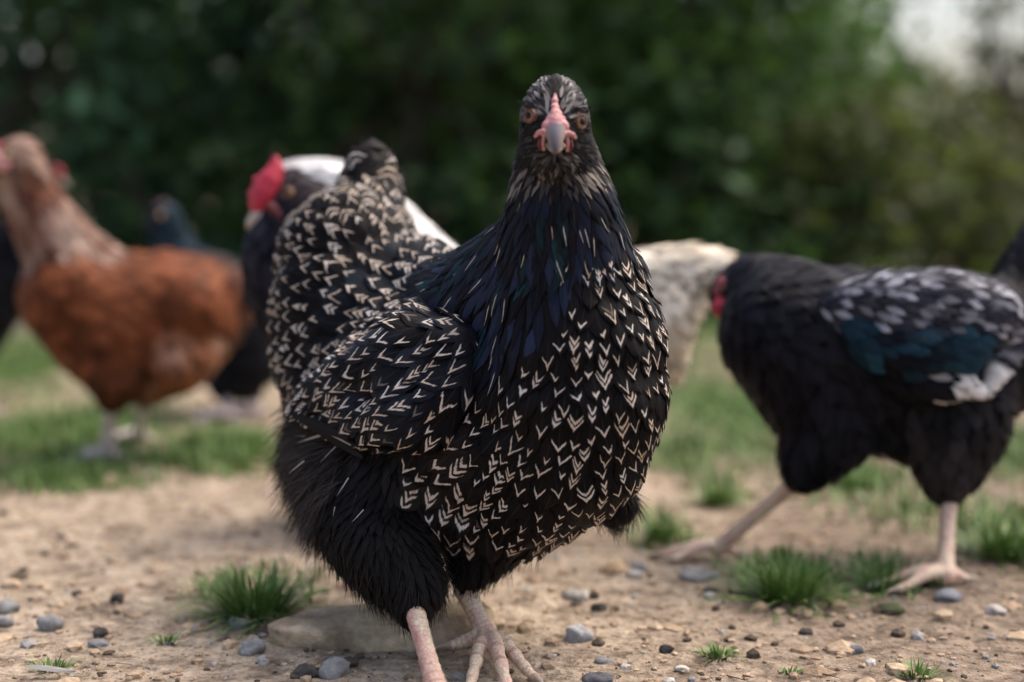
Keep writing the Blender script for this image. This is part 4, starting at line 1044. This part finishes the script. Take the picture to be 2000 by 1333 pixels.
# black rooster at right
def black_rooster():
    def silver(p):
        t = nz(p, 110); u = nz(p, 28, 4)
        return mixc((.03, .03, .04), (.46, .46, .51), max(0, min(1, (t-.49)*5))*(.35+.65*u))
    def bar(p):
        if nz(p, 110, 8) > .76: return (.22, .23, .26)
        return mixc((.006, .008, .012), (.016, .055, .085), max(0, min(1, nz(p, 60)*2.6-1.0)))
    WH = lambda p: (.62, .60, .58)
    TH = lambda p: mixc((.012, .011, .012), (.05, .042, .045), max(0, nz(p, 20, 2)*1.5-.6))
    nodes = dict(hd=(1428, 575, 1.33, .021, 'body'), n1=(1470, 556, 1.32, .029, 'hack'), n2=(1540, 590, 1.30, .041, 'hack'), b0=(1530, 650, 1.285, .060, 'body'), b1=(1590, 680, 1.28, .074, 'body'), b2=(1710, 690, 1.285, .077, 'body'), b3=(1840, 690, 1.29, .077, 'body'),
                 b4=(1950, 680, 1.30, .062, 'body'), t1=(2000, 600, 1.31, .040, 'body'), t2=(2025, 520, 1.32, .030, 'body'), t3=(2060, 430, 1.33, .02, 'body'), bl=(1720, 810, 1.28, .038, 'body'),
                 th=(1620, 830, 1.26, .044, 'body'), th2=(1585, 890, 1.255, .030, 'body'), th3=(1565, 925, 1.25, .017, 'body'), tr=(1870, 830, 1.25, .046, 'thigh'), tr2=(1855, 900, 1.245, .033, 'thigh'), tr3=(1845, 955, 1.24, .016, 'thigh'))
    ch = [['hd', 'n1', 'n2', 'b1', 'b2', 'b3', 'b4', 't1', 't2', 't3'], ['n2', 'b0', 'b1'], ['b1', 'bl', 'b3'], ['b1', 'th', 'th2', 'th3'], ['b3', 'tr', 'tr2', 'tr3'], ['bl', 'tr']]
    flow = [((1430, 560, 1.3), (1480, 550, 1.3)), ((1500, 540, 1.27), (1580, 570, 1.26)), ((1450, 680, 1.24), (1480, 760, 1.24)), ((1650, 600, 1.21), (1740, 620, 1.21)), ((1800, 560, 1.22), (1900, 580, 1.22)), ((1950, 600, 1.24), (2000, 540, 1.26)),
            ((2000, 560, 1.28), (2040, 460, 1.3)), ((1600, 850, 1.22), (1580, 940, 1.22)), ((1860, 860, 1.21), (1850, 950, 1.21)), ((1720, 800, 1.22), (1760, 860, 1.23))]
    spec = dict(body=(.0125, .034, .010, .5, .004, .9, DARKC), hack=(.009, .034, .006, .7, .003, .9, lambda p: mixc((.014, .014, .018), (.09, .085, .09), max(0, nz(p, 60)*1.5-.6))), thigh=(.011, .028, .008, .5, .004, .9, TH))
    a, t = foot(1402, 1092); a2, t2 = foot(1845, 1148)
    root, sk, body = bird('rooster', 'black rooster with silver-flecked shoulders striding left at the right side', 'rooster', G(1650, 1120), nodes, ch, flow, spec,
                          [((1567, 930, 1.25), a, t, .0074), ((1853, 965, 1.24), a2, t2, .0080)], M_LEGPINK)
    # near wing: silver bow, blue-green bar, white wing bay
    wn = {k: (P(x, y, Y), r, g) for k, (x, y, Y, r, g) in dict(a0=(1640, 600, 1.225, .020, 'silver'), a1=(1740, 590, 1.215, .026, 'silver'), a2=(1840, 590, 1.215, .028, 'silver'), a3=(1930, 610, 1.225, .026, 'silver'), a4=(1975, 660, 1.24, .02, 'silver'),
         m0=(1690, 665, 1.215, .022, 'bar'), m1=(1780, 680, 1.205, .025, 'bar'), m2=(1870, 680, 1.21, .024, 'bar'), l1=(1760, 740, 1.215, .018, 'dark'), l2=(1840, 750, 1.212, .016, 'dark'), w1=(1893, 726, 1.203, .0030, 'white'), w2=(1892, 752, 1.200, .0065, 'white'), w3=(1925, 772, 1.203, .0040, 'white'), w4=(1832, 778, 1.203, .0030, 'white')).items()}
    wk = Skin(wn, [['a0', 'a1', 'a2', 'a3', 'a4'], ['m0', 'm1', 'm2'], ['a0', 'm0', 'l1', 'l2', 'w1', 'w2', 'w3'], ['w3', 'w2', 'w4'], ['w3', 'w4'], ['a1', 'm1', 'l1'], ['a2', 'm2', 'w1'], ['a3', 'm2'], ['a4', 'w3']], .004, 8)
    sp = dict(silver=(.0058, .017, .0034, .5, .003, .9, silver), bar=(.0090, .026, .0065, .3, .004, .9, bar), dark=(.0125, .034, .010, .3, .004, .9, DARKC), white=(.006, .018, .0045, .5, .003, .9, WH))
    vr = wk.region(wk.V); wing = mesh_obj('wing', wk.V, wk.F, M_SKINF, root, True, np.array([sp[g][6](Vector(p)) for p, g in zip(wk.V, vr)])*.8)
    p, nn, rg = wk.scatter(6000, {k: v[0] for k, v in sp.items()}); pl = []
    d0 = P(1800, 640, 1.2)-P(1700, 600, 1.2)
    for q, nr_, g in zip(p, nn, rg):
        s = sp[g]; V, fuv = make_feather(wk, q, nr_, d0, s[1], s[2]*random.uniform(.85, 1.15), s[3], s[4], drape=s[5]); c = s[6](Vector(q)); t_ = random.uniform(.75, 1.25)
        pl.append((V, fuv, tuple(x*t_ for x in c), 0, 0, 1, g))
    o = Plume().build_joined('plumage', pl, wing); o['kind'] = 'stuff'
    blob('comb', chain([(P(1425, 545, 1.318), .006), (P(1412, 555, 1.315), .008), (P(1403, 572, 1.313), .006)]), .0015, simple('comb_dull', (.26, .06, .06), .6), root)
    blob('wattle', chain([(P(1412, 588, 1.312), .007), (P(1408, 600, 1.31), .009), (P(1408, 612, 1.31), .006)]), .0015, M_RED, root)
    bv, bf = ring_tube([(P(1412, 580, 1.33), .008, .008, Vector((0, 0, 1))), (P(1396, 588, 1.328), .005, .005, Vector((0, 0, 1))), (P(1384, 598, 1.327), .001, .001, Vector((0, 0, 1)))], 10)
    mesh_obj('beak', bv, bf, M_BEAKP, root); make_eye(root, P(1420, 568, 1.310), Vector((-.3, -1, 0)), .005, False)
black_rooster()
